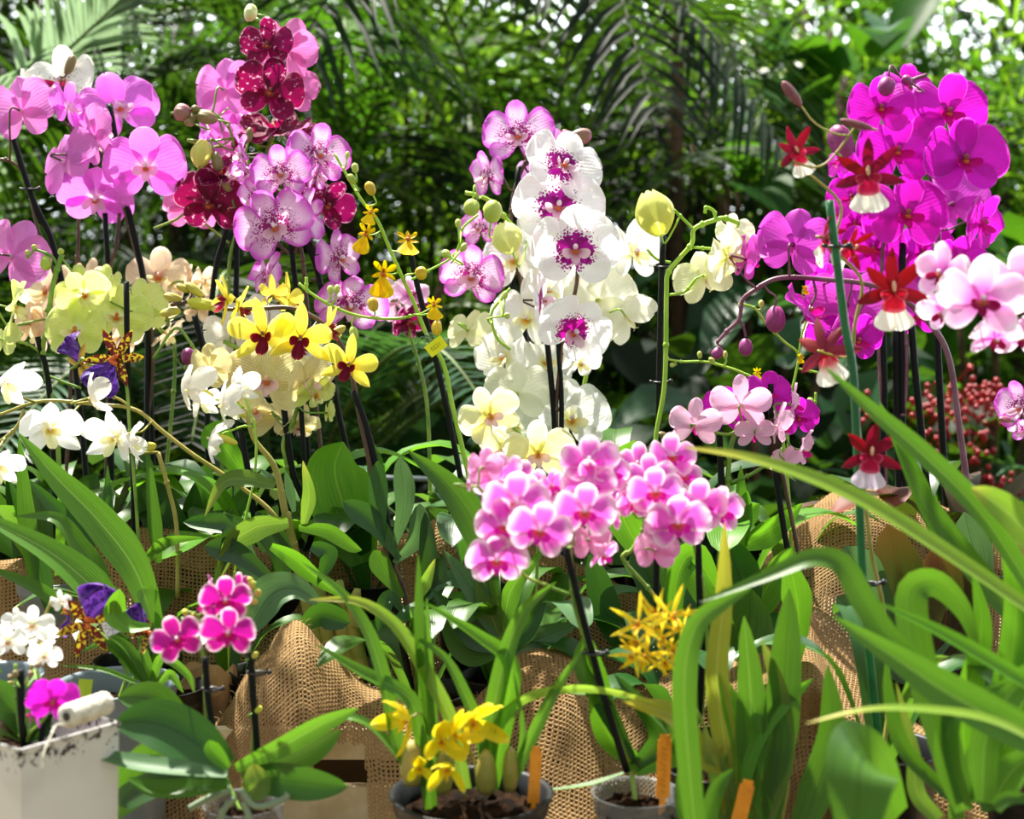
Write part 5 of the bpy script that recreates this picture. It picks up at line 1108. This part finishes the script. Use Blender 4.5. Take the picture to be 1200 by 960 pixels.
# yellow star flowers
p = Plant('star_orchid', 'golden yellow star-shaped orchid flowers bunched above the clear pot', 'orchid', 838, 1.20, BZ, M['pot_black'], .045, .11)
p.spike([(760, 735), (775, 760), (798, 800), (825, 850), (838, 890)], r=2, to_pot=True, D=1.16)
for r_ in [(748, 730, 70, -20, 10, 0), (788, 722, 74, 20, 20, 20), (756, 768, 66, -10, -20, 10), (775, 748, 66, 30, 0, 60), (768, 732, 66, 0, 10, 30), (742, 768, 50, -20, -10, 40), (780, 775, 56, 10, -30, 15), (802, 735, 50, 50, 0, 0), (748, 752, 60, -40, 0, 50), (788, 760, 60, 40, -20, 30), (770, 720, 60, 10, 40, 80)]: p.flower('star', *r_, D=1.12)
for q in [([(858, 985), (850, 880), (840, 790), (848, 700), (849, 612)], 30, 'l_yellow', 0), ([(862, 1000), (876, 900), (862, 840), (842, 788)], 36, 'l_bright', 10), ([(856, 1000), (860, 920), (890, 850), (952, 796)], 38, 'l_bright', 0), ([(925, 1010), (955, 930), (975, 860), (970, 780)], 42, 'l_mid', 0), ([(885, 1000), (915, 900), (915, 820), (893, 750)], 28, 'l_olive', 0), ([(870, 960), (880, 840), (872, 722)], 40, 'l_strap', 10), ([(905, 960), (918, 800), (925, 690)], 44, 'l_mid', 10),
          ([(866, 1000), (850, 930), (824, 855)], 34, 'l_olive', 0), ([(890, 1000), (870, 950), (850, 900)], 34, 'l_olive', 0), ([(930, 1010), (900, 960), (880, 900)], 26, 'l_bright', 10), ([(850, 905), (812, 880), (790, 840), (730, 822)], 40, 'l_yellow', 30)]: p.leaf(*q[:2], M[q[2]], face=q[3], D=1.12, prof='strap', fold=.3)
for k, (x, y) in enumerate(((845, 930), (868, 935), (890, 925), (912, 940))):
    m = MB(); m.tube(pxpath([(x + 2, y - 70), (x, y - 20), (x - 4, y + 30)], 1.13), [.004 + .005 * math.sin(.6 + i * .16) for i in range(15)], 9); m.build('pseudobulb', M['stem_olive'], p.root)
p.done(M['stem_green'])
# black pot of yellow maxillaria
p = Plant('tulip_orchid', 'clear yellow orchid with grassy leaves in the wide black pot', 'orchid', 553, 1.13, BZ, M['pot_black'], .063, .112)
for x0, y0, x1, y1, h in [(540, 920, 505, 850, 0), (560, 925, 545, 860, 0), (590, 850, 600, 930, 1), (545, 935, 530, 870, 0)]: p.spike([(x1, y1), ((x0 + x1) / 2 + 3, (y0 + y1) / 2), (x0, y0)], r=1.5)
for r_ in [(478, 842, 66, -50, -10, 20), (553, 846, 68, 40, -10, -10), (517, 868, 54, 10, 0, 0), (524, 900, 50, -10, -30, 0), (492, 900, 34, 0, 0, 0), (532, 862, 50, 50, 20, 0)]: p.flower('maxillaria', *r_, D=1.10)
for q in [([(545, 925), (530, 850), (500, 790), (465, 735), (420, 705), (362, 703)], 20, 'l_lime', 15), ([(500, 920), (490, 850), (475, 815), (420, 785), (370, 755)], 22, 'l_strap', 20), ([(480, 905), (465, 870), (450, 800), (430, 740), (400, 695), (355, 660)], 22, 'l_strap', 30), ([(570, 925), (562, 860), (545, 815), (520, 770), (478, 742)], 17, 'l_strap', 20),
          ([(575, 925), (590, 850), (598, 780), (560, 745), (497, 706)], 24, 'l_bright', 20), ([(566, 925), (575, 850), (592, 770), (615, 715), (652, 682)], 24, 'l_strap', 0), ([(598, 920), (625, 860), (650, 810), (686, 755)], 17, 'l_strap', 10), ([(478, 905), (462, 880), (430, 848), (395, 842), (345, 862)], 14, 'l_strap', 40), ([(505, 948), (500, 900), (495, 848)], 20, 'l_strap', 0),
          ([(572, 915), (580, 850), (620, 815), (680, 806), (740, 815), (790, 835)], 16, 'l_lime', 40), ([(600, 925), (612, 860), (602, 788)], 9, 'l_strap', 20), ([(505, 860), (492, 750), (490, 650)], 18, 'l_mid', 20), ([(510, 905), (505, 850), (500, 760), (500, 700)], 20, 'l_strap', 50)]: p.leaf(*q[:2], M[q[2]], face=q[3], D=1.12, prof='grass', fold=.35, n=22)
for x, y, w_ in [(483, 905, .009), (570, 915, .008), (520, 915, .007), (598, 912, .006)]:
    m = MB(); a = P(x, y + 14, 1.12); m.tube([a + Vector((0, 0, i * .005)) for i in range(8)], [w_ * (.75 + .3 * math.sin(i * .55)) * (1 if i < 7 else .5) for i in range(8)], 10); m.build('pseudobulb', M['stem_olive'], p.root)
p.done(M['stem_olive'])
# small magenta orchid with broad leaves
p = Plant(MO, 'small magenta moth orchid with two black canes and broad dark leaves', 'orchid', 288, 1.14, BZ, M['clear'], .032, .10)
p.potobj['label'] = 'clear plastic pot'
p.stake([(240, 770), (244, 820), (254, 880), (262, 925)], r=4, D=1.14, clips=[(248, 808)]); p.stake([(293, 765), (297, 820), (303, 900)], r=4.2, D=1.14, clips=[(302, 789)])
p.spike([(212, 725), (226, 735), (238, 770), (244, 850), (268, 920)], r=2.4, to_pot=True, D=1.15); p.spike([(270, 695), (285, 720), (292, 770), (298, 850), (292, 920)], r=2.6, to_pot=True, D=1.15); p.spike([(215, 716), (232, 722), (238, 745)], r=1.5); p.spike([(300, 682), (292, 705), (290, 740)], r=1.6)
p.flowers('minimag', [(208, 750, 62, 5, 10, -20, 1.12), (264, 704, 62, 10, 5, 0, 1.12), (268, 742, 66, 0, 0, 0, 1.10), (246, 690, 34, -80, 0, 0, 1.14), (282, 690, 40, 60, 20, 0, 1.15), (240, 712, 30, -60, 0, 0, 1.14)])
for a in [(295, 685, 9, 10, 0), (302, 695, 9, 9, 40), (298, 705, 8, 8, 60), (217, 718, 8, 8, -40), (226, 722, 7, 8, 20), (298, 768, 8, 10, 60), (302, 832, 8, 12, 60), (293, 680, 7, 8, -30)]: p.bud(*a, mat=M['bud_yellow'])
for q in [([(266, 900), (225, 868), (180, 848), (134, 848)], 62, 'l_deep', 10, 1.10), ([(266, 908), (200, 900), (150, 893), (96, 880)], 26, 'l_silver', 40, 1.08), ([(270, 920), (225, 925), (180, 925), (150, 912)], 26, 'l_mid', 30, 1.08), ([(276, 900), (330, 875), (375, 850), (420, 830)], 26, 'l_strap', 20, 1.10), ([(282, 905), (320, 900), (365, 880), (400, 855)], 34, 'l_dark', 30, 1.13),
          ([(285, 915), (320, 912), (365, 918), (408, 922)], 44, 'l_deep', 20, 1.10), ([(292, 935), (300, 920), (296, 895)], 34, 'l_olive', 0, 1.09), ([(225, 880), (200, 845), (175, 820), (138, 818)], 46, 'l_mid', 10, 1.18), ([(215, 870), (185, 890), (155, 920), (120, 965)], 56, 'l_mid', 0, 1.14), ([(268, 900), (250, 880), (244, 868)], 20, 'l_bright', 0, 1.08), ([(265, 915), (200, 915), (150, 935), (140, 945)], 34, 'l_dark', 20, 1.12)]: p.leaf(q[0], q[1], M[q[2]], face=q[3], D=q[4], prof='ell', fold=.26)
aer = plain('grey_green_root', '#7d9074', .6)
for pts in [[(270, 925), (240, 938), (222, 948)], [(282, 925), (300, 945), (330, 938), (338, 930)], [(275, 935), (262, 950), (255, 975)], [(285, 940), (292, 960), (290, 985)]]:
    m = MB(); m.tube(pxpath(pts, 1.09), .0028, 7); m.build('aerial_root', aer, p.root)
p.done(M['stem_green'])
# grey pot with zygopetalum
p = Plant('spotted_orchid', 'potted orchid with ruffled violet lips and narrow leaves in a grey pot', 'orchid', 141, 1.30, BZ, M['pot_grey'], .054, .152)
p.spike([(95, 725), (120, 745), (140, 770), (150, 790)], r=2.4, to_pot=True); p.spike([(172, 735), (165, 765), (160, 790)], r=2.2, to_pot=True)
p.flower('zygo', 102, 730, 82, 30, -5, 200, D=1.22); p.flower('zygo', 172, 742, 60, 40, 20, 150, D=1.26); p.flower('zygo', 82, 715, 50, -60, 0, 20, D=1.27)
for q in [([(165, 795), (140, 765), (110, 750)], 16), ([(168, 798), (130, 755), (92, 765)], 10), ([(160, 800), (120, 785), (72, 780)], 7), ([(175, 800), (150, 760), (120, 740)], 14), ([(180, 800), (170, 770), (165, 745)], 12), ([(185, 800), (200, 790), (215, 812)], 14), ([(178, 800), (190, 770), (220, 790), (228, 812)], 13), ([(170, 800), (160, 780), (140, 762)], 14)]: p.leaf(q[0], q[1], M['l_strap'], D=1.26, prof='grass', face=20)
p.leaf([(176, 735), (150, 735), (132, 720), (140, 690)], 36, M['l_bright'], D=1.22, prof='oval', face=30); p.leaf([(178, 730), (170, 700), (165, 690)], 30, M['l_strap'], D=1.24, prof='oval', face=30)
p.done(M['stem_green'])
lb = MB(); lb.box((-.006, -.0004, -.016), (.006, .0004, .016), M=Matrix.Translation(P(98, 818, 1.235)) @ Euler((-.3, .1, .1)).to_matrix().to_4x4()); tag(lb.build('plant_label', plain('lime_card', '#a9c020', .6), smooth=False), 'small lime green label standing beside the grey pot rim', 'label')
lb = MB(); lb.box((-.009, -.0004, -.008), (.009, .0004, .008), M=Matrix.Translation(P(132, 733, 1.25)) @ Euler((-.3, -.4, .1)).to_matrix().to_4x4()); o = lb.build('plant_label', plain('white_card', '#e8ecf4', .6, '#8088b0', 500, lo=.5, hi=.6), smooth=False); tag(o, 'white printed paper label behind the violet-lipped flower', 'label')
# mini white orchid in a grey pot beyond the white box
p = Plant(MO, 'mini white moth orchid with yellow throats in a grey pot', 'orchid', -10, 1.30, BZ, M['pot_grey'], .050, .158)
p.spike([(60, 705), (50, 730), (40, 770), (30, 800), (10, 800)], r=1.8, D=1.22, to_pot=True)
p.flowers('miniwhite', [(38, 733, 48, 5, 5, 5, 1.20), (10, 752, 50, 0, 0, -10, 1.18), (52, 768, 42, 10, -20, 10, 1.18), (72, 706, 30, 60, 20, 0, 1.22), (18, 730, 36, -20, 20, 0, 1.22), (50, 745, 38, 30, -20, 0, 1.21)])
p.leaf([(0, 790), (-20, 770), (-60, 780)], 30, M['l_mid'], D=1.26, prof='oval'); p.done(M['stem_olive'])
# magenta mini in the white box
p = Plant(MO, 'tiny magenta moth orchid growing in the white metal box', 'orchid', 28, 1.13, PZR - .034 - .005, None, .02, .01)
p.top = p.loc + Vector((0, 0, .004))
p.stake([(24, 785), (25, 830), (28, 866)], r=4.4, D=1.12, to_pot=True); p.stake([(52, 800), (50, 850), (48, 870)], r=3.4, D=1.12); p.spike([(18, 778), (20, 830), (24, 862)], r=2.2, D=1.12, to_pot=True); p.spike([(40, 785), (46, 800), (34, 830), (28, 862)], r=2.6, D=1.12, to_pot=True); p.spike([(60, 825), (50, 845), (36, 858)], r=2, D=1.11, to_pot=True)
p.flower('magenta', 62, 822, 58, 10, 0, 10, D=1.08); p.flower('magenta', 40, 838, 36, -60, -20, 40, D=1.10)
for a in [(18, 790, 8, 9, 0), (36, 790, 8, 8, 20), (12, 794, 7, 7, -40), (44, 780, 7, 7, 0)]: p.bud(*a, mat=M['bud_olive'], D=1.1)
for q in [([(30, 868), (10, 830), (-20, 800)], 46, 'l_mid'), ([(30, 868), (5, 850), (-30, 870)], 44, 'l_olive'), ([(32, 868), (60, 850), (96, 858)], 36, 'l_dark'), ([(28, 868), (10, 845), (0, 838)], 34, 'l_red'), ([(34, 868), (50, 830), (70, 800)], 26, 'l_dark')]: p.leaf(*q[:2], M[q[2]], D=1.13, prof='oval', face=10)
p.done(M['stem_green'])
# strap-leaved orchid, lower corner
p = Plant('strap_leaved_orchid', 'orchid without flowers, its long broad green strap leaves fanning by the white box', 'orchid', 190, 1.40, BZ, M['pot_black'], .045, .12)
for q in [([(185, 745), (158, 668), (115, 610), (66, 560), (22, 508)], 46, 'l_strap', 10, 1.30), ([(155, 745), (110, 690), (55, 645), (-40, 595)], 44, 'l_strap', 20, 1.26), ([(130, 740), (118, 680), (92, 640), (66, 608), (20, 605)], 28, 'l_mid', 25, 1.36), ([(40, 690), (28, 600), (22, 510)], 30, 'l_mid', 40, 1.45), ([(80, 720), (45, 690), (-20, 662)], 18, 'l_mid', 0, 1.38), ([(165, 665), (185, 640), (205, 632), (238, 630)], 18, 'l_mid', 30, 1.45), ([(60, 720), (40, 640), (10, 560)], 26, 'l_deep', 0, 1.46),
          ([(148, 680), (128, 620), (126, 545)], 20, 'l_deep', 10, 1.47), ([(186, 660), (180, 600), (172, 520)], 18, 'l_mid', 0, 1.5), ([(200, 760), (170, 720), (185, 690)], 30, 'l_bright', 0, 1.3), ([(110, 640), (60, 590), (30, 560)], 18, 'l_deep', 0, 1.5)]: p.leaf(q[0], q[1], M[q[2]], face=q[3], D=q[4], prof='lance', fold=.3, n=20)
p.done(M['stem_green'])
# phalaenopsis leaves by the wall of burlap: foliage plants without visible flowers
p = Plant('leafy_orchid', 'orchid out of bloom with a big round backlit green leaf', 'orchid', 432, 1.60, RZ, M['pot_black'], .04, .12)
for q in [([(425, 660), (405, 600), (392, 550), (402, 518)], 78, 'l_bright', 0, 1.56, 'round'), ([(430, 655), (400, 620), (370, 590)], 44, 'l_deep', 0, 1.58, 'oval'), ([(430, 650), (440, 560), (432, 512)], 24, 'l_bright', 10, 1.6, 'strap')]: p.leaf(q[0], q[1], M[q[2]], face=q[3], D=q[4], prof=q[5])
p.rosette(4, .15, .06, M['l_deep'], 31); p.done()
p = Plant('leafy_orchid', 'leafy orchid with one long blade leaning over the burlap under the price tag', 'orchid', 585, 1.44, BZ, M['pot_black'], .04, .12)
for q in [([(575, 680), (558, 620), (525, 570), (478, 528)], 44, 'l_mid', 10), ([(580, 700), (572, 640), (590, 600)], 26, 'l_mid', 0), ([(590, 740), (600, 690), (640, 640)], 26, 'l_strap', 20), ([(585, 745), (560, 700), (520, 645)], 34, 'l_silver', 10), ([(582, 760), (550, 740), (505, 690)], 36, 'l_deep', 10), ([(590, 760), (570, 700), (562, 650)], 30, 'l_olive', 0), ([(588, 760), (545, 760), (515, 720)], 40, 'l_mid', 0), ([(590, 765), (620, 730), (640, 700)], 30, 'l_deep', 0), ([(592, 765), (640, 745), (680, 730)], 30, 'l_silver', 0)]: p.leaf(q[0], q[1], M[q[2]], face=q[3], D=1.38, prof='lance')
p.rosette(7, .13, .04, [M['l_mid'], M['l_deep']], 32, rise=1.2); p.done()
# medium silvery leaf above the burlap hump
p = Plant('leafy_orchid', 'leafy orchid with a broad blue-green leaf lying over the burlap hump', 'orchid', 318, 1.46, BZ, M['pot_black'], .04, .12)
for q in [([(372, 706), (345, 690), (315, 700), (288, 745)], 56, 'l_silver', 20, 1.34, 'oval'), ([(330, 690), (280, 650), (240, 640)], 34, 'l_dark', 0, 1.42, 'oval'), ([(320, 700), (290, 660), (262, 600)], 34, 'l_silver', 0, 1.45, 'oval'), ([(330, 700), (330, 650), (300, 600)], 36, 'l_dark', 0, 1.47, 'oval'), ([(320, 640), (280, 618), (215, 612)], 30, 'l_deep', 20, 1.5, 'oval'), ([(345, 745), (375, 720), (410, 730)], 40, 'l_deep', 10, 1.42, 'oval'), ([(300, 580), (260, 520), (240, 500)], 44, 'l_bright', 0, 1.66, 'oval')]: p.leaf(q[0], q[1], M[q[2]], face=q[3], D=q[4], prof=q[5])
p.done()
# blue-green broad leaves right of centre
p = Plant('leafy_orchid', 'leafy orchid with broad glossy blue-green leaves beside the golden star flowers', 'orchid', 838, 1.50, BZ, M['pot_black'], .05, .12)
for q in [([(840, 790), (820, 700), (780, 650)], 60, 'l_silver', 10, 1.42, 'oval'), ([(850, 790), (870, 700), (850, 630)], 60, 'l_deep', 0, 1.42, 'oval'), ([(840, 800), (880, 720), (930, 640)], 48, 'l_bright', 20, 1.44, 'oval'), ([(835, 800), (790, 760), (730, 720)], 50, 'l_silver', 20, 1.38, 'oval'), ([(835, 800), (800, 700), (730, 660)], 50, 'l_mid', 20, 1.42, 'oval'), ([(845, 800), (875, 740), (880, 690)], 60, 'l_mid', 0, 1.38, 'round'), ([(838, 810), (810, 820), (770, 780)], 40, 'l_dark', 0, 1.36, 'oval'),
          ([(925, 660), (935, 710), (937, 778)], 38, 'l_bright', 0, 1.28, 'lance'), ([(850, 790), (800, 600), (790, 560)], 30, 'l_deep', 0, 1.5, 'oval')]: p.leaf(q[0], q[1], M[q[2]], face=q[3], D=q[4], prof=q[5])
p.rosette(6, .15, .055, [M['l_silver'], M['l_deep']], 34, rise=1.0); p.done()
# bronze leaves below the magenta canes
p = Plant('leafy_orchid', 'orchid with dark bronze-red leaves under the bundle of black canes', 'orchid', 1075, 1.50, BZ, M['pot_black'], .05, .12)
for q in [([(1075, 800), (1060, 700), (1040, 615)], 66, 'l_red', 0), ([(1080, 800), (1110, 720), (1095, 640)], 70, 'l_red', 10), ([(1070, 800), (1110, 760), (1150, 700)], 60, 'l_red', -10), ([(1070, 800), (1030, 740), (980, 700)], 62, 'l_silver', 0), ([(1072, 800), (1020, 690), (990, 640)], 60, 'l_silver', 0), ([(1075, 800), (1140, 680), (1130, 600)], 50, 'l_silver', 0), ([(1075, 800), (1060, 780), (1040, 730)], 60, 'l_dark', 0), ([(1080, 810), (1130, 800), (1170, 780)], 50, 'l_dark', 0)]: p.leaf(q[0], q[1], M[q[2]], face=q[3], D=1.45, prof='oval')
p.done()
# big cymbidium in the near corner
p = Plant('cymbidium_plant', 'cymbidium without flowers, arching long bright strap leaves across the corner', 'cymbidium', 1150, 1.02, BZ, M['pot_black'], .055, .10)
L_ = [([(1230, 730), (1100, 642), (1020, 592), (950, 560), (870, 535), (800, 524)], 26, 'l_lime', 40, .98), ([(1215, 700), (1150, 602), (1080, 532), (1020, 480), (966, 430)], 32, 'l_strap', 30, 1.04), ([(1230, 660), (1190, 610), (1160, 585), (1138, 572)], 42, 'l_lime', 20, 1.02), ([(1130, 940), (1090, 800), (1040, 750), (1010, 705), (985, 662), (950, 655), (900, 675), (820, 706)], 36, 'l_mid', 22, .98),
      ([(1260, 890), (1180, 850), (1110, 812), (1050, 772), (975, 722)], 52, 'l_strap', 15, .95), ([(1250, 830), (1170, 780), (1100, 740), (1028, 706)], 22, 'l_bright', 30, .97), ([(1250, 890), (1170, 848), (1100, 834), (1020, 832), (944, 848)], 20, 'l_lime', 60, .90), ([(1120, 930), (1080, 790), (1066, 700), (1095, 682), (1130, 716), (1148, 770)], 44, 'l_mid', 20, 1.05),
      ([(1150, 940), (1160, 850), (1210, 790), (1260, 780)], 40, 'l_strap', 0, .98), ([(1140, 940), (1180, 800), (1190, 700), (1170, 610)], 36, 'l_bright', 0, 1.06), ([(1145, 940), (1200, 820), (1220, 700), (1205, 600)], 40, 'l_bright', 0, 1.06), ([(1135, 940), (1130, 840), (1150, 740), (1140, 670)], 34, 'l_bright', 20, 1.08), ([(1120, 940), (1060, 880), (1042, 820), (1038, 770)], 22, 'l_mid', 20, 1.04),
      ([(1130, 950), (1110, 890), (1120, 830), (1180, 800)], 32, 'l_strap', 0, .98), ([(1160, 945), (1190, 900), (1230, 880)], 40, 'l_strap', 0, 1.0), ([(1100, 960), (1075, 930), (1070, 880), (1050, 800)], 22, 'l_olive', 0, 1.06), ([(1160, 950), (1140, 900), (1160, 860), (1200, 850)], 26, 'l_mid', 10, 1.0), ([(1105, 640), (1080, 580), (1062, 540), (1030, 470)], 26, 'l_bright', 20, 1.14), ([(1230, 760), (1160, 690), (1100, 610), (1050, 520)], 34, 'l_mid', 20, 1.12),
      ([(1165, 945), (1185, 935), (1225, 940)], 18, 'l_mid', 0, .96), ([(1120, 960), (1120, 900), (1100, 830), (1085, 810)], 24, 'l_strap', 10, 1.02)]
for q in L_: p.leaf(q[0], q[1], M[q[2]], face=q[3], D=q[4], prof='grass', fold=.3, n=24)
p.leaf([(1050, 960, 1.0), (1024, 900, .95), (1014, 888, .90), (1008, 902, .87), (1005, 950, .862), (1002, 1030, .86)], 98, M['l_mid'], prof='strap', fold=.16, ref=Vector((0, -1, .6)), n=24)
p.done()
p = Plant('cymbidium_plant', 'young cymbidium sending one tall green strap leaf straight up in front of the star flowers', 'cymbidium', 818, 1.0, BZ, M['pot_black'], .03, .06)
for q in [([(818, 1000), (808, 900), (802, 800), (815, 735), (850, 705), (880, 690)], 32, 'l_strap', 0, 1.0), ([(822, 1000), (838, 930), (860, 900)], 22, 'l_mid', 0, 1.02), ([(816, 1000), (800, 950), (795, 900)], 18, 'l_mid', 0, 1.03)]: p.leaf(q[0], q[1], M[q[2]], face=q[3], D=q[4], prof='grass', fold=.25, n=24)
p.done()
# orange pot labels
oc = plain('orange_label_plastic', '#f39a1a', .45, '#d9820e', 60)
for (x, y, D, w_, h_, tilt, lab) in [(627, 908, 1.105, .009, .044, .06, 'narrow orange label stuck in the black pot of yellow orchids'), (778, 898, 1.125, .011, .050, .05, 'orange label with red handwriting stuck in the clear pot'), (871, 940, 1.10, .012, .035, .25, 'short orange label standing among the olive bulbs')]:
    lb = MB(); Mx = Matrix.Translation(P(x, y, D)) @ Euler((-.08, tilt, .1)).to_matrix().to_4x4(); hw = w_ / 2
    lb.box((-hw, -.0005, -h_ / 2), (hw, .0005, h_ / 2 - .004), M=Mx); lb.box((-hw * .7, -.0005, h_ / 2 - .004), (hw * .7, .0005, h_ / 2), M=Mx); lb.box((-hw * .4, -.0005, -h_ / 2 - .014), (hw * .4, .0005, -h_ / 2), M=Mx)
    o = lb.build('plant_label', oc, smooth=False); tag(o, lab, 'label')
    if x == 778:
        q = MB(); rs = random.Random(3)
        for i in range(9):
            z0 = h_ / 2 - .010 - i * .0042
            q.tube([Mx @ Vector((-.002 + rs.uniform(-.001, .001), -.0008, z0)), Mx @ Vector((.0005, -.0008, z0 - .0018)), Mx @ Vector((.002, -.0008, z0 - rs.uniform(0, .003)))], .00022, 4)
        q.build('handwriting', plain('red_ink', '#b5401a', .6), o)

GR = {'moth_orchid': 'potted moth orchids on the bench', 'dendrobium_orchid': 'dendrobium orchids on the bench', 'spray_orchid': 'small spray orchids on the bench', 'spotted_orchid': 'violet-lipped spotted orchids', 'leafy_orchid': 'leafy orchids without flowers on the bench',
      'cymbidium_plant': 'cymbidiums without flowers', 'plant_label': 'plant labels in the pots', 'burlap_cloth': 'burlap cloths round the pots', 'tree': 'trees beyond the bench', 'bamboo': 'bamboos beyond the bench', 'feather_palm': 'feathery palms beyond the bench', 'broadleaf_shrub': 'broad-leaved shrubs beyond the bench', 'bigleaf_plant': 'big-leaved plants beyond the bench', 'leafy_shrub': 'sunlit shrubs beyond the bench'}
for o in bpy.context.scene.objects:
    k = o.name.split('.')[0]
    if o.parent is None and k in GR and 'label' in o: o['group'] = GR[k]
